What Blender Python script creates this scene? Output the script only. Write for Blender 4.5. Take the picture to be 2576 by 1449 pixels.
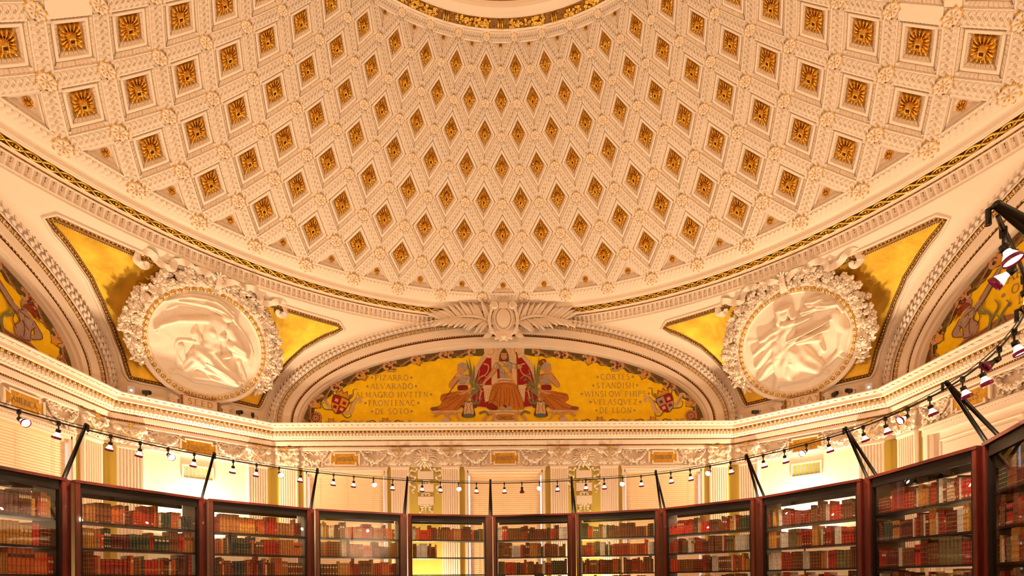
import bpy, math, random
import numpy as np
from mathutils import Matrix, Vector
pi = math.pi
for o in list(bpy.data.objects):
    bpy.data.objects.remove(o, do_unlink=True)
SC = bpy.context.scene
COL = SC.collection
# ------------------------------------------------------------------ camera
EYE = (0.0133, -4.231, 1.65)
def cam_matrix(yaw, pit, rol):
    c, s = math.cos(yaw), math.sin(yaw); A = np.array([[c, -s, 0], [s, c, 0], [0, 0, 1]])
    c, s = math.cos(pit), math.sin(pit); B = np.array([[1, 0, 0], [0, c, s], [0, -s, c]])
    c, s = math.cos(rol), math.sin(rol); D = np.array([[c, 0, s], [0, 1, 0], [-s, 0, c]])
    return D @ B @ A
CM = cam_matrix(0.014851, 0.0049727, -0.0097811)
cam_data = bpy.data.cameras.new('camera')
cam_data.sensor_fit = 'HORIZONTAL'; cam_data.sensor_width = 36.0
cam_data.lens = 36.0 * 1274.02 / 2576
cam_data.shift_x = (1288 - 1293.25) / 2576
cam_data.shift_y = (1453.24 - 724.5) / 2576
cam_data.clip_start = 0.05; cam_data.clip_end = 100
cam = bpy.data.objects.new('camera', cam_data); COL.objects.link(cam)
cam.matrix_world = Matrix(((CM[0][0], CM[2][0], -CM[1][0], EYE[0]),
                           (CM[0][1], CM[2][1], -CM[1][1], EYE[1]),
                           (CM[0][2], CM[2][2], -CM[1][2], EYE[2]), (0, 0, 0, 1)))
SC.camera = cam
# ------------------------------------------------------------------ world, exposure, lamp levels
world = bpy.data.worlds.new('world'); SC.world = world; world.use_nodes = True
world.node_tree.nodes['Background'].inputs[0].default_value = (1.0, 0.72, 0.45, 1)
world.node_tree.nodes['Background'].inputs[1].default_value = 0.05
vs = SC.view_settings
vs.view_transform = 'Standard'; vs.look = 'None'; vs.gamma = 1.0; vs.use_curve_mapping = False
vs.exposure = 0.24
UPLIGHT_COLOR = (1.0, 0.785, 0.50)
UPLIGHT_WATTS = 170.0          # floor uplights behind the cases in the two far corners
UPLIGHT_NEAR_WATTS = 480.0     # the pair in the near corners
ADDED_WASH_WATTS = 88.0               # added floor lamps that brighten the main walls
SPOT_COLOR = (1.0, 0.72, 0.45)
SPOT_WATTS = 30.0               # each spotlight on the track
# ------------------------------------------------------------------ helpers
def setp(o, label=None, cat=None, group=None, kind=None):
    if label: o['label'] = label
    if cat: o['category'] = cat
    if group: o['group'] = group
    if kind: o['kind'] = kind
    return o
def empty(name, loc=(0, 0, 0), rz=0.0, parent=None):
    o = bpy.data.objects.new(name, None); COL.objects.link(o)
    o.location = loc; o.rotation_euler = (0, 0, rz); o.empty_display_size = 0.05
    if parent: o.parent = parent
    return o
def link(name, me, parent=None, loc=(0, 0, 0), rz=0.0, rot=None, scale=None):
    o = bpy.data.objects.new(name, me); COL.objects.link(o)
    o.location = loc; o.rotation_euler = rot if rot else (0, 0, rz)
    if scale is not None: o.scale = scale if hasattr(scale, '__len__') else (scale,) * 3
    if parent: o.parent = parent
    return o
def mesh(name, V, F, mats, smooth=False, mi=None, col=None):
    me = bpy.data.meshes.new(name)
    me.from_pydata([tuple(map(float, v)) for v in V], [], [tuple(map(int, f)) for f in F])
    for m in (mats if isinstance(mats, (list, tuple)) else [mats]): me.materials.append(m)
    if mi is not None: me.polygons.foreach_set('material_index', np.asarray(mi, dtype=np.int32))
    if smooth: me.polygons.foreach_set('use_smooth', np.ones(len(me.polygons), dtype=bool))
    if col is not None:
        a = me.color_attributes.new('Col', 'FLOAT_COLOR', 'POINT')
        a.data.foreach_set('color', np.asarray(col, dtype=np.float32).ravel())
    me.validate(); me.update()
    return me
class MB:
    def __init__(s): s.v = []; s.f = []; s.m = []; s.c = []; s.n = 0
    def add(s, V, F, m=0, c=(1, 1, 1)):
        b = s.n; V = [tuple(v) for v in V]; s.v += V; s.n += len(V)
        s.f += [tuple(i + b for i in f) for f in F]; s.m += [m] * len(F)
        s.c += [(c[0], c[1], c[2], 1)] * len(V)
    def grid(s, P, closeu=False, closev=False, m=0, c=(1, 1, 1), flip=False):
        P = np.asarray(P); a, b = P.shape[:2]; F = []
        for i in range(a if closeu else a - 1):
            i2 = (i + 1) % a
            for j in range(b if closev else b - 1):
                j2 = (j + 1) % b
                q = (i * b + j, i2 * b + j, i2 * b + j2, i * b + j2)
                F.append(q[::-1] if flip else q)
        s.add(P.reshape(-1, 3), F, m, c)
    def box(s, c, h, m=0, col=(1, 1, 1), R=None):
        V = []
        for dx in (-1, 1):
            for dy in (-1, 1):
                for dz in (-1, 1):
                    p = np.array([dx * h[0], dy * h[1], dz * h[2]])
                    if R is not None: p = R @ p
                    V.append(p + np.array(c))
        s.add(V, [(0, 1, 3, 2), (4, 6, 7, 5), (0, 4, 5, 1), (2, 3, 7, 6), (0, 2, 6, 4), (1, 5, 7, 3)], m, col)
    def box2(s, a, b, m=0, col=(1, 1, 1)):
        s.box([(a[i] + b[i]) / 2 for i in range(3)], [abs(b[i] - a[i]) / 2 for i in range(3)], m, col)
    def tube(s, pts, r, n=6, closed=False, m=0, c=(1, 1, 1), cap=True):
        pts = [np.array(p, float) for p in pts]; N = len(pts); rr = r if hasattr(r, '__len__') else [r] * N
        rings = []; up = None
        for i in range(N):
            a = pts[i - 1] if (closed or i > 0) else pts[i]; b = pts[(i + 1) % N] if (closed or i < N - 1) else pts[i]
            t = b - a; t /= (np.linalg.norm(t) + 1e-12)
            if up is None: up = np.array([0, 0, 1.0]) if abs(t[2]) < .9 else np.array([1.0, 0, 0])
            x = np.cross(up, t); x /= (np.linalg.norm(x) + 1e-12); y = np.cross(t, x); up = y
            rings.append([pts[i] + rr[i] * (math.cos(k * 2 * pi / n) * x + math.sin(k * 2 * pi / n) * y) for k in range(n)])
        base = s.n; s.grid(np.array(rings), closeu=closed, closev=True, m=m, c=c, flip=True)
        if cap and not closed:
            s.f += [tuple(base + k for k in range(n)), tuple(base + (N - 1) * n + k for k in range(n))[::-1]]; s.m += [m, m]
    def ball(s, c, r, nu=8, nv=5, m=0, R=None, col=(1, 1, 1)):
        r = r if hasattr(r, '__len__') else (r, r, r); V = []; F = []
        V.append((0, 0, r[2]))
        for j in range(1, nv):
            th = pi * j / nv
            for i in range(nu):
                ph = 2 * pi * i / nu; V.append((r[0] * math.sin(th) * math.cos(ph), r[1] * math.sin(th) * math.sin(ph), r[2] * math.cos(th)))
        V.append((0, 0, -r[2])); L = len(V) - 1
        for i in range(nu): F.append((0, 1 + i, 1 + (i + 1) % nu)); F.append((L, L - nu + (i + 1) % nu, L - nu + i))
        for j in range(nv - 2):
            for i in range(nu):
                a = 1 + j * nu + i; b = 1 + j * nu + (i + 1) % nu; F.append((a, a + nu, b + nu, b))
        V = np.array(V, float)
        if R is not None: V = V @ np.asarray(R).T
        s.add(V + np.array(c), F, m, col)
    def lathe(s, prof, n=24, c=(0, 0, 0), m=0, col=(1, 1, 1), a0=0.0, a1=2 * pi):
        full = abs(a1 - a0 - 2 * pi) < 1e-6
        A = np.linspace(a0, a1, n, endpoint=not full)
        P = np.array([[(c[0] + r * math.sin(a), c[1] + r * math.cos(a), c[2] + z) for r, z in prof] for a in A])
        s.grid(P, closeu=full, m=m, c=col)
    def prism(s, poly, y0, y1, m=0, col=(1, 1, 1), yfun=None):
        # polygon in (u, z), extruded along y from y0 (front) to y1 (back)
        n = len(poly); V = [(u, y0, z) for u, z in poly] + [(u, y1, z) for u, z in poly]
        ar = sum(poly[i][0] * poly[(i + 1) % n][1] - poly[(i + 1) % n][0] * poly[i][1] for i in range(n))
        if ar < 0: V = [(u, y0, z) for u, z in poly[::-1]] + [(u, y1, z) for u, z in poly[::-1]]
        F = [tuple(range(n)), tuple(range(2 * n - 1, n - 1, -1))] + [(i, i + n, (i + 1) % n + n, (i + 1) % n) for i in range(n)]
        s.add(V, F, m, col)
    def xf(s, M, b=0):
        for i in range(b, s.n):
            p = M @ Vector(s.v[i]); s.v[i] = (p[0], p[1], p[2])
    def me(s, name, mats, smooth=False, col=False):
        return mesh(name, s.v, s.f, mats, smooth, s.m, s.c if col else None)
    def build(s, name, mats, parent=None, smooth=False, col=False, **k):
        return link(name, s.me(name, mats, smooth, col), parent, **k)
def rot_to(d, up=(0, 0, 1)):
    d = np.array(d, float); d /= np.linalg.norm(d); x = np.cross(up, d)
    if np.linalg.norm(x) < 1e-6: x = np.array([1.0, 0, 0])
    x /= np.linalg.norm(x); y = np.cross(d, x)
    return np.stack([x, y, d], 1)
def cr(pts, n=6, closed=False):
    P = [np.array(p, float) for p in pts]; N = len(P); out = []
    for i in range(N if closed else N - 1):
        g = lambda k: P[k % N] if closed else P[max(0, min(N - 1, k))]
        a, b, c, d = g(i - 1), g(i), g(i + 1), g(i + 2)
        for k in range(n):
            t = k / n; out.append(0.5 * ((2 * b) + (-a + c) * t + (2 * a - 5 * b + 4 * c - d) * t * t + (-a + 3 * b - 3 * c + d) * t ** 3))
    if not closed: out.append(P[-1])
    return out
# ------------------------------------------------------------------ materials
def mat(name, col, rough=0.6, metal=0.0, bump=0.0, bscale=40.0, var=0.0, vscale=3.0, attr=False, emit=None, estr=0.0, spec=0.4, coat=0.0, stretch=None, var2=None):
    m = bpy.data.materials.new(name); m.use_nodes = True; nt = m.node_tree; b = nt.nodes['Principled BSDF']
    b.inputs['Base Color'].default_value = (*col, 1); b.inputs['Roughness'].default_value = rough
    b.inputs['Metallic'].default_value = metal; b.inputs['Specular IOR Level'].default_value = spec
    b.inputs['Coat Weight'].default_value = coat
    tc = nt.nodes.new('ShaderNodeTexCoord'); src = tc.outputs['Object']
    if stretch:
        mp = nt.nodes.new('ShaderNodeMapping'); mp.inputs['Scale'].default_value = stretch
        nt.links.new(src, mp.inputs['Vector']); src = mp.outputs['Vector']
    base = None
    if attr:
        a = nt.nodes.new('ShaderNodeAttribute'); a.attribute_name = 'Col'; base = a.outputs['Color']
        nt.links.new(base, b.inputs['Base Color'])
    if var > 0:
        n = nt.nodes.new('ShaderNodeTexNoise'); n.inputs['Scale'].default_value = vscale; n.inputs['Detail'].default_value = 4
        nt.links.new(src, n.inputs['Vector'])
        mx = nt.nodes.new('ShaderNodeMix'); mx.data_type = 'RGBA'; mx.blend_type = 'MULTIPLY'
        rmp = nt.nodes.new('ShaderNodeMapRange'); rmp.inputs['From Min'].default_value = .3; rmp.inputs['From Max'].default_value = .7
        rmp.inputs['To Min'].default_value = 0; rmp.inputs['To Max'].default_value = 1
        nt.links.new(n.outputs['Fac'], rmp.inputs['Value']); nt.links.new(rmp.outputs['Result'], mx.inputs['Factor'])
        if base: nt.links.new(base, mx.inputs['A'])
        else: mx.inputs['A'].default_value = (*col, 1)
        v2 = var2 or (1 - var, 1 - var, 1 - var); mx.inputs['B'].default_value = (*v2, 1)
        nt.links.new(mx.outputs['Result'], b.inputs['Base Color'])
    if bump > 0:
        n2 = nt.nodes.new('ShaderNodeTexNoise'); n2.inputs['Scale'].default_value = bscale; n2.inputs['Detail'].default_value = 5
        nt.links.new(src, n2.inputs['Vector']); bp = nt.nodes.new('ShaderNodeBump'); bp.inputs['Strength'].default_value = bump; bp.inputs['Distance'].default_value = 0.02
        nt.links.new(n2.outputs['Fac'], bp.inputs['Height']); nt.links.new(bp.outputs['Normal'], b.inputs['Normal'])
    if emit:
        b.inputs['Emission Color'].default_value = (*emit, 1); b.inputs['Emission Strength'].default_value = estr
    return m
M = {}
M['plaster'] = mat('cream_plaster', (0.83, 0.66, 0.53), 0.78, bump=0.04, bscale=30, var=0.06, vscale=1.5, spec=0.2)
M['carved'] = mat('carved_plaster', (0.83, 0.66, 0.53), 0.78, bump=0.3, bscale=45, var=0.12, vscale=14, spec=0.2)
M['gold'] = mat('gilding', (0.92, 0.56, 0.10), 0.24, metal=0.95, bump=0.2, bscale=50, var=0.35, vscale=22)
M['gold_old'] = mat('brown_gilding', (0.36, 0.16, 0.035), 0.35, metal=0.8, bump=0.3, bscale=70, var=0.7, vscale=40)
M['gold_leaf'] = mat('gold_leaf', (0.84, 0.50, 0.055), 0.42, metal=0.90, bump=0.16, bscale=9, var=0.5, vscale=2.6, var2=(.62, .55, .45))
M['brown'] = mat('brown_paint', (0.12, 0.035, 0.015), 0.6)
M['green'] = mat('olive_wall_paint', (0.60, 0.45, 0.09), 0.7, bump=0.03, var=0.1, vscale=2)
M['cream'] = mat('cream_wall_paint', (0.88, 0.78, 0.64), 0.6, bump=0.03, var=0.04)
M['blind'] = mat('blind_slat', (0.88, 0.585, 0.33), 0.5)
M['wood'] = mat('mahogany', (0.11, 0.011, 0.005), 0.34, bump=0.06, bscale=12, var=0.5, vscale=6, stretch=(14, 14, 1.2), coat=0.25)
M['dark'] = mat('dark_stained_panel', (0.009, 0.005, 0.004), 0.45, spec=0.25)
M['shelf'] = mat('dark_shelf', (0.016, 0.010, 0.009), 0.4, spec=0.3)
M['side'] = mat('grey_case_side', (0.10, 0.08, 0.075), 0.4)
M['black'] = mat('black_metal', (0.008, 0.006, 0.006), 0.38)
M['white'] = mat('white_plastic', (0.75, 0.72, 0.7), 0.5)
M['chrome'] = mat('chrome', (0.7, 0.68, 0.66), 0.15, metal=1.0)
M['floor'] = mat('oak_floor', (0.22, 0.09, 0.035), 0.35, bump=0.05, bscale=8, var=0.4, vscale=3, stretch=(1, 9, 1))
M['paint'] = mat('mural_paint', (1, 1, 1), 0.75, attr=True, var=0.2, vscale=26, var2=(.86, .80, .74), spec=.2)
M['mural'] = mat('mural_gold_ground', (0.95, 0.62, 0.006), 0.7, bump=0.15, bscale=90, var=0.25, vscale=7, var2=(.9, .84, .6), spec=.2)
M['letter'] = mat('grey_gold_lettering', (0.30, 0.17, 0.07), 0.55)
M['letter_gold'] = mat('gold_lettering', (0.52, 0.27, 0.05), 0.45, metal=0.4)
M['book'] = mat('book_leather', (1, 1, 1), 0.42, attr=True, bump=0.12, bscale=120, var=0.25, vscale=30, var2=(.72, .66, .6), spec=.45)
M['bulb'] = mat('lit_lens', (1, 1, 1), 0.3, emit=(1.0, 0.86, 0.72), estr=22.0)
M['bulb_body'] = mat('glowing_reflector', (0.9, 0.5, 0.45), 0.25, emit=(1.0, 0.62, 0.5), estr=2.6)
M['bulb_off'] = mat('unlit_lamp', (0.02, 0.012, 0.01), 0.3)
M['hood'] = mat('red_glass_rim', (0.10, 0.004, 0.010), 0.2, emit=(0.7, 0.03, 0.10), estr=0.12)
M['led'] = mat('blue_led', (0.3, 0.3, 1), 0.3, emit=(0.35, 0.4, 1.0), estr=9.0)
M['vent'] = mat('vent_slats', (0.55, 0.50, 0.36), 0.5)
M['skin'] = mat('skin', (0.45, 0.24, 0.15), 0.5)
M['hair'] = mat('dark_hair', (0.012, 0.008, 0.006), 0.5, bump=0.5, bscale=80)
M['cloth'] = mat('dark_cloth', (0.02, 0.022, 0.035), 0.8)
def glass_mat():
    m = bpy.data.materials.new('case_glass'); m.use_nodes = True; nt = m.node_tree
    for n in list(nt.nodes):
        if n.type != 'OUTPUT_MATERIAL': nt.nodes.remove(n)
    out = nt.nodes['Material Output']; tr = nt.nodes.new('ShaderNodeBsdfTransparent'); gl = nt.nodes.new('ShaderNodeBsdfGlossy')
    tr.inputs[0].default_value = (.96, .96, .95, 1); gl.inputs['Roughness'].default_value = 0.01
    lw = nt.nodes.new('ShaderNodeLayerWeight'); lw.inputs[0].default_value = 0.5; pw = nt.nodes.new('ShaderNodeMath'); pw.operation = 'POWER'; pw.inputs[1].default_value = 5.0
    ml = nt.nodes.new('ShaderNodeMath'); ml.operation = 'MULTIPLY_ADD'; ml.inputs[1].default_value = 0.93; ml.inputs[2].default_value = 0.055; mx = nt.nodes.new('ShaderNodeMixShader')
    nt.links.new(lw.outputs['Facing'], pw.inputs[0]); nt.links.new(pw.outputs[0], ml.inputs[0]); nt.links.new(ml.outputs[0], mx.inputs[0]); nt.links.new(tr.outputs[0], mx.inputs[1]); nt.links.new(gl.outputs[0], mx.inputs[2])
    nt.links.new(mx.outputs[0], out.inputs[0]); return m
M['glass'] = glass_mat()
# ================================================================== the room shell
S2 = math.sqrt(2)
def PQ(d): return 7.0 + d, 8.566 + d
def octo(d, z):
    P, Q = PQ(d); a = S2 * Q - P
    return [(a, P, z), (-a, P, z), (-P, a, z), (-P, -a, z), (-a, -P, z), (a, -P, z), (P, -a, z), (P, a, z)]
def half(d, corner):
    P, Q = PQ(d); a = S2 * Q - P
    return (P - a) / S2 if corner else a
ROT = {'far': 0, 'left': pi / 2, 'near': pi, 'right': -pi / 2, 'far_left': pi / 4, 'far_right': -pi / 4, 'near_left': 3 * pi / 4, 'near_right': -3 * pi / 4}
mb = MB(); mb.box2((-9.2, -9.2, -0.12), (9.2, 9.2, 0.0)); fl = mb.build('floor', M['floor']); setp(fl, kind='structure')
WALLS = {}
for side in ROT:
    corner = '_' in side; d = 0.44; P, Q = PQ(d); Y = Q if corner else P; h = half(d, corner); mb = MB()
    if corner:
        mb.box2((-h - .15, Y, 0), (-.97, Y + .2, 4.27), 1); mb.box2((.97, Y, 0), (h + .15, Y + .2, 4.27), 1)
        mb.box2((-.97, Y, 0), (.97, Y + .2, 4.27), 2); mb.box2((-h - .15, Y - .03, 4.27), (h + .15, Y + .2, 5.3), 0)
    else:
        ops = [(-4.6, -2.7), (-.92, .92), (2.7, 4.6)] if side != 'near' else [(-.92, .92)]
        e = [-h - .15] + [x for o in ops for x in o] + [h + .15]
        for i in range(0, len(e), 2): mb.box2((e[i], Y, 0), (e[i + 1], Y + .2, 4.27), 1)
        for a, b in ops:
            mb.box2((a, Y, 4.18), (b, Y + .2, 4.27), 0)
            if not (side == 'right' and a < -3): mb.box2((a, Y, 0), (b, Y + .2, .8), 1)
        mb.box2((-h - .15, Y - .03, 4.27), (h + .15, Y + .2, 5.2), 0)
        mb.box2((-h - .15, 7.52, 5.2), (h + .15, 7.6, 7.9), 0)
    w = mb.build('wall_' + side, [M['plaster'], M['green'], M['cream']], rz=ROT[side]); setp(w, kind='structure'); WALLS[side] = w
# ---- main cornice, swept round the eight-sided room
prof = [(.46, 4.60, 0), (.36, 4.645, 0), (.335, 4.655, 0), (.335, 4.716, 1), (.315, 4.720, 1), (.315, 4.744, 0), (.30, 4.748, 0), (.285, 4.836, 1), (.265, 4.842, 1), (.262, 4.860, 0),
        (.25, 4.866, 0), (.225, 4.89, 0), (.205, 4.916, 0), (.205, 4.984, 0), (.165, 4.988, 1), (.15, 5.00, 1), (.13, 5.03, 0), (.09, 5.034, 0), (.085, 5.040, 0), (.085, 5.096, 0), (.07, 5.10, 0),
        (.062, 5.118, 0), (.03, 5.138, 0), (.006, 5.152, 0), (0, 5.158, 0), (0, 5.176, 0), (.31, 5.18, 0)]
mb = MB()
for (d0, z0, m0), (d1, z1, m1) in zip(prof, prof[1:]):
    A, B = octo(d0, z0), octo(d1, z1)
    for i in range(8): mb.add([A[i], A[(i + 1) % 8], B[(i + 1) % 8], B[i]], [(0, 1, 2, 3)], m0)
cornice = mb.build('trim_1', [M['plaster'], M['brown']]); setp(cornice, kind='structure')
def along(L, step):
    n = max(1, int(round(2 * L / step))); return [(-L + (i + .5) * 2 * L / n) for i in range(n)]
def cornice_ornament(corner):
    D = {}
    mb = MB(); d = .142; Y = PQ(d)[1 if corner else 0]
    for u in along(half(d, corner), .093): mb.ball((u, Y + .004, 5.009), (.030, .026, .027), 7, 5)
    D['egg_row'] = mb.me('egg_row', M['gold'], True)
    mb = MB(); d = .205; Y = PQ(d)[1 if corner else 0]
    for u in along(half(d, corner) - .02, .0735): mb.box((u, Y - .018, 4.952), (.0235, .022, .030))
    D['dentil_row'] = mb.me('dentil_row', M['plaster'])
    mb = MB(); d = .228; Y = PQ(d)[1 if corner else 0]
    for u in along(half(d, corner), .06):
        mb.ball((u, Y, 4.888), (.020, .020, .022), 5, 3); mb.ball((u + .03, Y + .008, 4.892), (.009, .016, .022), 4, 3)
    D['leaf_row'] = mb.me('leaf_row', M['plaster'], True)
    mb = MB()
    for d, z, st, r in ((.264, 4.851, .034, .0085), (.317, 4.732, .038, .010)):
        Y = PQ(d)[1 if corner else 0]
        for u in along(half(d, corner), st): mb.ball((u, Y, z), (r * 1.15, r, r), 5, 3)
    D['bead_row'] = mb.me('bead_row', M['gold'], True)
    mb = MB(); Y0 = PQ(.045)[1 if corner else 0]
    for u in along(half(.03, corner), .13):           # scrolled leaves on the top moulding
        for s, k in ((-1, 0), (1, 1)):
            mb.ball((u + s * .03, Y0 - .004, 5.124 + .012 * k), (.026, .020, .011), 5, 3, R=np.array([[math.cos(.5 * s), 0, -math.sin(.5 * s)], [0, 1, 0], [math.sin(.5 * s), 0, math.cos(.5 * s)]]))
        mb.ball((u, Y0, 5.12), (.011, .02, .017), 5, 3); mb.ball((u + .062, Y0 - .005, 5.132), (.008, .016, .013), 4, 3)
    D['scroll_leaf_row'] = mb.me('scroll_leaf_row', M['carved'], True)
    return D
om, oc = cornice_ornament(False), cornice_ornament(True)
for side in ('far', 'left', 'right', 'far_left', 'far_right'):
    for nm, me in (oc if '_' in side else om).items(): setp(link(nm, me, cornice, rz=ROT[side]), kind='stuff')
# ---- ring entablature under the dome
ring_prof = [(6.98, 7.945, 0), (7.10, 7.868, 0), (7.157, 7.852, 0), (7.165, 7.846, 0), (7.168, 7.838, 0), (7.176, 7.836, 0), (7.192, 7.772, 0), (7.205, 7.764, 0), (7.212, 7.748, 0), (7.227, 7.742, 0), (7.245, 7.742, 1),
             (7.285, 7.735, 1), (7.31, 7.70, 1), (7.315, 7.672, 0), (7.335, 7.668, 0), (7.352, 7.642, 1), (7.361, 7.634, 1), (7.366, 7.622, 0)]
mb = MB(); NA = 240; A = np.linspace(0, 2 * pi, NA, endpoint=False)
def revolve(mb, p, m, A=A): mb.grid(np.array([[(r * math.sin(a), r * math.cos(a), z) for r, z in p] for a in A]), closeu=True, m=m)
i = 0
for (p0, p1) in zip(ring_prof, ring_prof[1:]): revolve(mb, [(p0[0], p0[1]), (p1[0], p1[1])], p0[2])
revolve(mb, [(7.452, 7.462), (7.462, 7.458), (7.466, 7.446), (7.47, 7.42)], 0)
ring = mb.build('trim_2', [M['plaster'], M['gold_old']]); setp(ring, kind='structure')
# fluted frieze of the ring
NF = 480; per = 12; mb = MB(); nf = NF * per
vv = np.array([0, .08, .12, .17, .25, .45, .7, .84, .90, .94, 1.0]); P = np.zeros((nf, len(vv), 3))
for i in range(nf):
    a = 2 * pi * i / nf; x = ((i % per) / per) * 2 - 1
    for j, t in enumerate(vv):
        w = .74; dep = 0.0
        yy = (t - .10) / .82
        if abs(x) < w and 0 <= yy <= 1: dep = .034 * math.sqrt(max(0, 1 - (x / w) ** 2)) * min(1, 9 * yy + .2, 9 * (1 - yy) + .2)
        r = 7.366 + .086 * t + dep; z = 7.622 - .160 * t + dep * .5
        P[i, j] = (r * math.sin(a), r * math.cos(a), z)
mb.grid(P, closeu=True, flip=False); setp(mb.build('fluted_frieze', M['plaster'], ring, smooth=True), kind='stuff')
mb = MB()
for i in range(NF):
    a = 2 * pi * (i + .5) / NF
    if abs(((math.degrees(a) + 180) % 360) - 180) > 85: continue
    for k, (t, s) in enumerate(((.26, .011), (.42, .009)) if i % 2 else ((.24, .010), (.34, .008), (.50, .010))):
        r = 7.366 + .086 * t + .002; z = 7.622 - .160 * t
        mb.ball((r * math.sin(a), r * math.cos(a), z), (s, s, s * 1.2), 4, 3)
setp(mb.build('husk_drop_row', M['gold_old'], ring), kind='stuff')
# gilded running guilloche of the ring
mb = MB(); NP = 228
for ph in (0, pi):
    pts = []
    for i in range(NP * 8):
        a = 2 * pi * i / (NP * 8); w = math.sin(NP * a * .5 + ph)
        t = .5 + .40 * w; r = 7.245 + .070 * t; z = 7.735 - .060 * t - .012 * math.cos(NP * a * .5 + ph); r -= .006
        pts.append((r * math.sin(a), r * math.cos(a), z))
    mb.tube(pts, .014, 5, closed=True)
for i in range(NP):
    a = 2 * pi * (i + .5) / NP
    for k, (da, s) in enumerate(((0, .022), (.0052, .013), (-.0052, .013))):
        r = 7.272; z = 7.704; mb.ball((r * math.sin(a + da), r * math.cos(a + da), z), (s * 1.1, s, s), 6, 4)
setp(mb.build('gilded_guilloche', M['gold'], ring, smooth=True), kind='stuff')
# ---- arches over the main walls
ZA = 5.255
arch_prof = [(4.64, 1.77, 7.47, 0), (4.672, 1.80, 7.40, 0), (4.70, 1.83, 7.375, 0), (4.715, 1.85, 7.335, 0), (4.80, 1.97, 7.315, 1), (4.815, 1.99, 7.328, 1), (4.855, 2.03, 7.328, 0), (4.87, 2.045, 7.305, 0),
             (5.03, 2.185, 7.29, 1), (5.036, 2.190, 7.31, 0), (5.055, 2.205, 7.315, 0), (5.125, 2.265, 7.298, 0), (5.14, 2.275, 7.298, 1), (5.145, 2.28, 7.28, 0), (5.15, 2.285, 7.255, 0), (5.17, 2.305, 7.252, 0), (5.185, 2.32, 7.26, 0), (5.21, 2.345, 7.225, 0), (5.245, 2.375, 7.215, 0), (5.28, 2.41, 7.24, 0), (5.30, 2.43, 7.29, 0), (5.30, 2.43, 7.36, 0)]
TT = np.linspace(0, pi, 121)
def ell(A, B, t, y): return (A * math.cos(t), y, ZA + B * math.sin(t))
def ell_even(A, B, step):
    t = np.linspace(0.0, pi, 4001); s = np.concatenate([[0], np.cumsum(np.hypot(np.diff(A * np.cos(t)), np.diff(B * np.sin(t))))])
    n = int(s[-1] / step); return [float(np.interp((i + .5) * s[-1] / n, s, t)) for i in range(n)]
mbA = MB()
for p0, p1 in zip(arch_prof, arch_prof[1:]):
    row = []
    for t in TT: row.append([ell(p0[0], p0[1], t, p0[2]), ell(p1[0], p1[1], t, p1[2])])
    row = [[(row[0][0][0], row[0][0][1], 5.15), (row[0][1][0], row[0][1][1], 5.15)]] + row + [[(row[-1][0][0], row[-1][0][1], 5.15), (row[-1][1][0], row[-1][1][1], 5.15)]]
    mbA.grid(np.array(row), m=p0[3])
me_arch = mbA.me('arch', [M['plaster'], M['brown']], False)
mb = MB(); mw = MB()
for t in ell_even(5.095, 2.237, .088):
    c = ell(5.095, 2.237, t, 7.297); R = rot_to((-math.sin(t) * 5.1, 0, 2.24 * math.cos(t)), (0, 1, 0))
    mb.ball((c[0], c[1] + .002, c[2]), (.030, .026, .029), 7, 5)
    tx, tz = -math.sin(t) * 5.1, 2.24 * math.cos(t); L = math.hypot(tx, tz); tx /= L; tz /= L
    for k in (-.044,): mw.ball((c[0] + k * tx, c[1] - .004, c[2] + k * tz), (.012, .022, .046), 5, 3, R=np.array([[-tz * 0 + tx, 0, -tz], [0, 1, 0], [tz, 0, tx]]))
me_egg = mb.me('egg_row', M['gold'], True); me_dart = mw.me('dart_row', M['plaster'], True)
mb = MB()
for t in ell_even(4.835, 2.01, .056): mb.ball(ell(4.835, 2.01, t, 7.318), (.021, .012, .012), 6, 4)
me_beadA = mb.me('bead_row', M['gold'], True)
def leaf(mb, c, d, n, L, w, lift=.03, m=0):
    # small pointed leaf: base c, direction d, surface normal n
    d = np.array(d, float); d /= np.linalg.norm(d); n = np.array(n, float); n /= np.linalg.norm(n); s = np.cross(d, n); c = np.array(c, float)
    V = []; T = (0, .3, .65, 1.0); Wd = (.35, 1.0, .8, .02)
    for t, wd in zip(T, Wd):
        o = c + d * L * t + n * lift * (.2 + t * (1.2 - .5 * t))
        V += [o - s * w * wd - n * .006, o + n * .010 * (1 - t * .5), o + s * w * wd - n * .006]
    F = []
    for i in range(3):
        b = i * 3; F += [(b, b + 3, b + 4, b + 1), (b + 1, b + 4, b + 5, b + 2)]
    mb.add(V, F, m)
mb = MB(); mg = MB(); rnd = random.Random(3)
for i, t in enumerate(ell_even(5.24, 2.37, .105)):
    sg = 1 if t < pi / 2 else -1
    tx, tz = -math.sin(t) * 5.24 * sg, 2.37 * math.cos(t) * sg; L = math.hypot(tx, tz); tx /= L; tz /= L
    nx, nz = (tz, -tx) if tz * math.cos(t) - tx * math.sin(t) > 0 else (-tz, tx)
    for off, ny in ((-.040, -.8), (0, -1.0), (.040, -.8)):
        c = ell(5.24, 2.37, t, 7.222); c = (c[0] + nx * off, c[1] + abs(off) * .4, c[2] + nz * off)
        leaf(mb, c, (tx + nx * off * 6, -.12, tz + nz * off * 6), (nx * off * 16, -1, nz * off * 16), .125, .034, .035)
    c = ell(5.24, 2.37, t, 7.18); mg.ball((c[0] + nx * .025, c[1], c[2] + nz * .025), .011, 5, 3)
me_laurel = mb.me('laurel_leaf_row', M['plaster'], True); me_berry = mg.me('berry_row', M['gold_old'], True)
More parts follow.
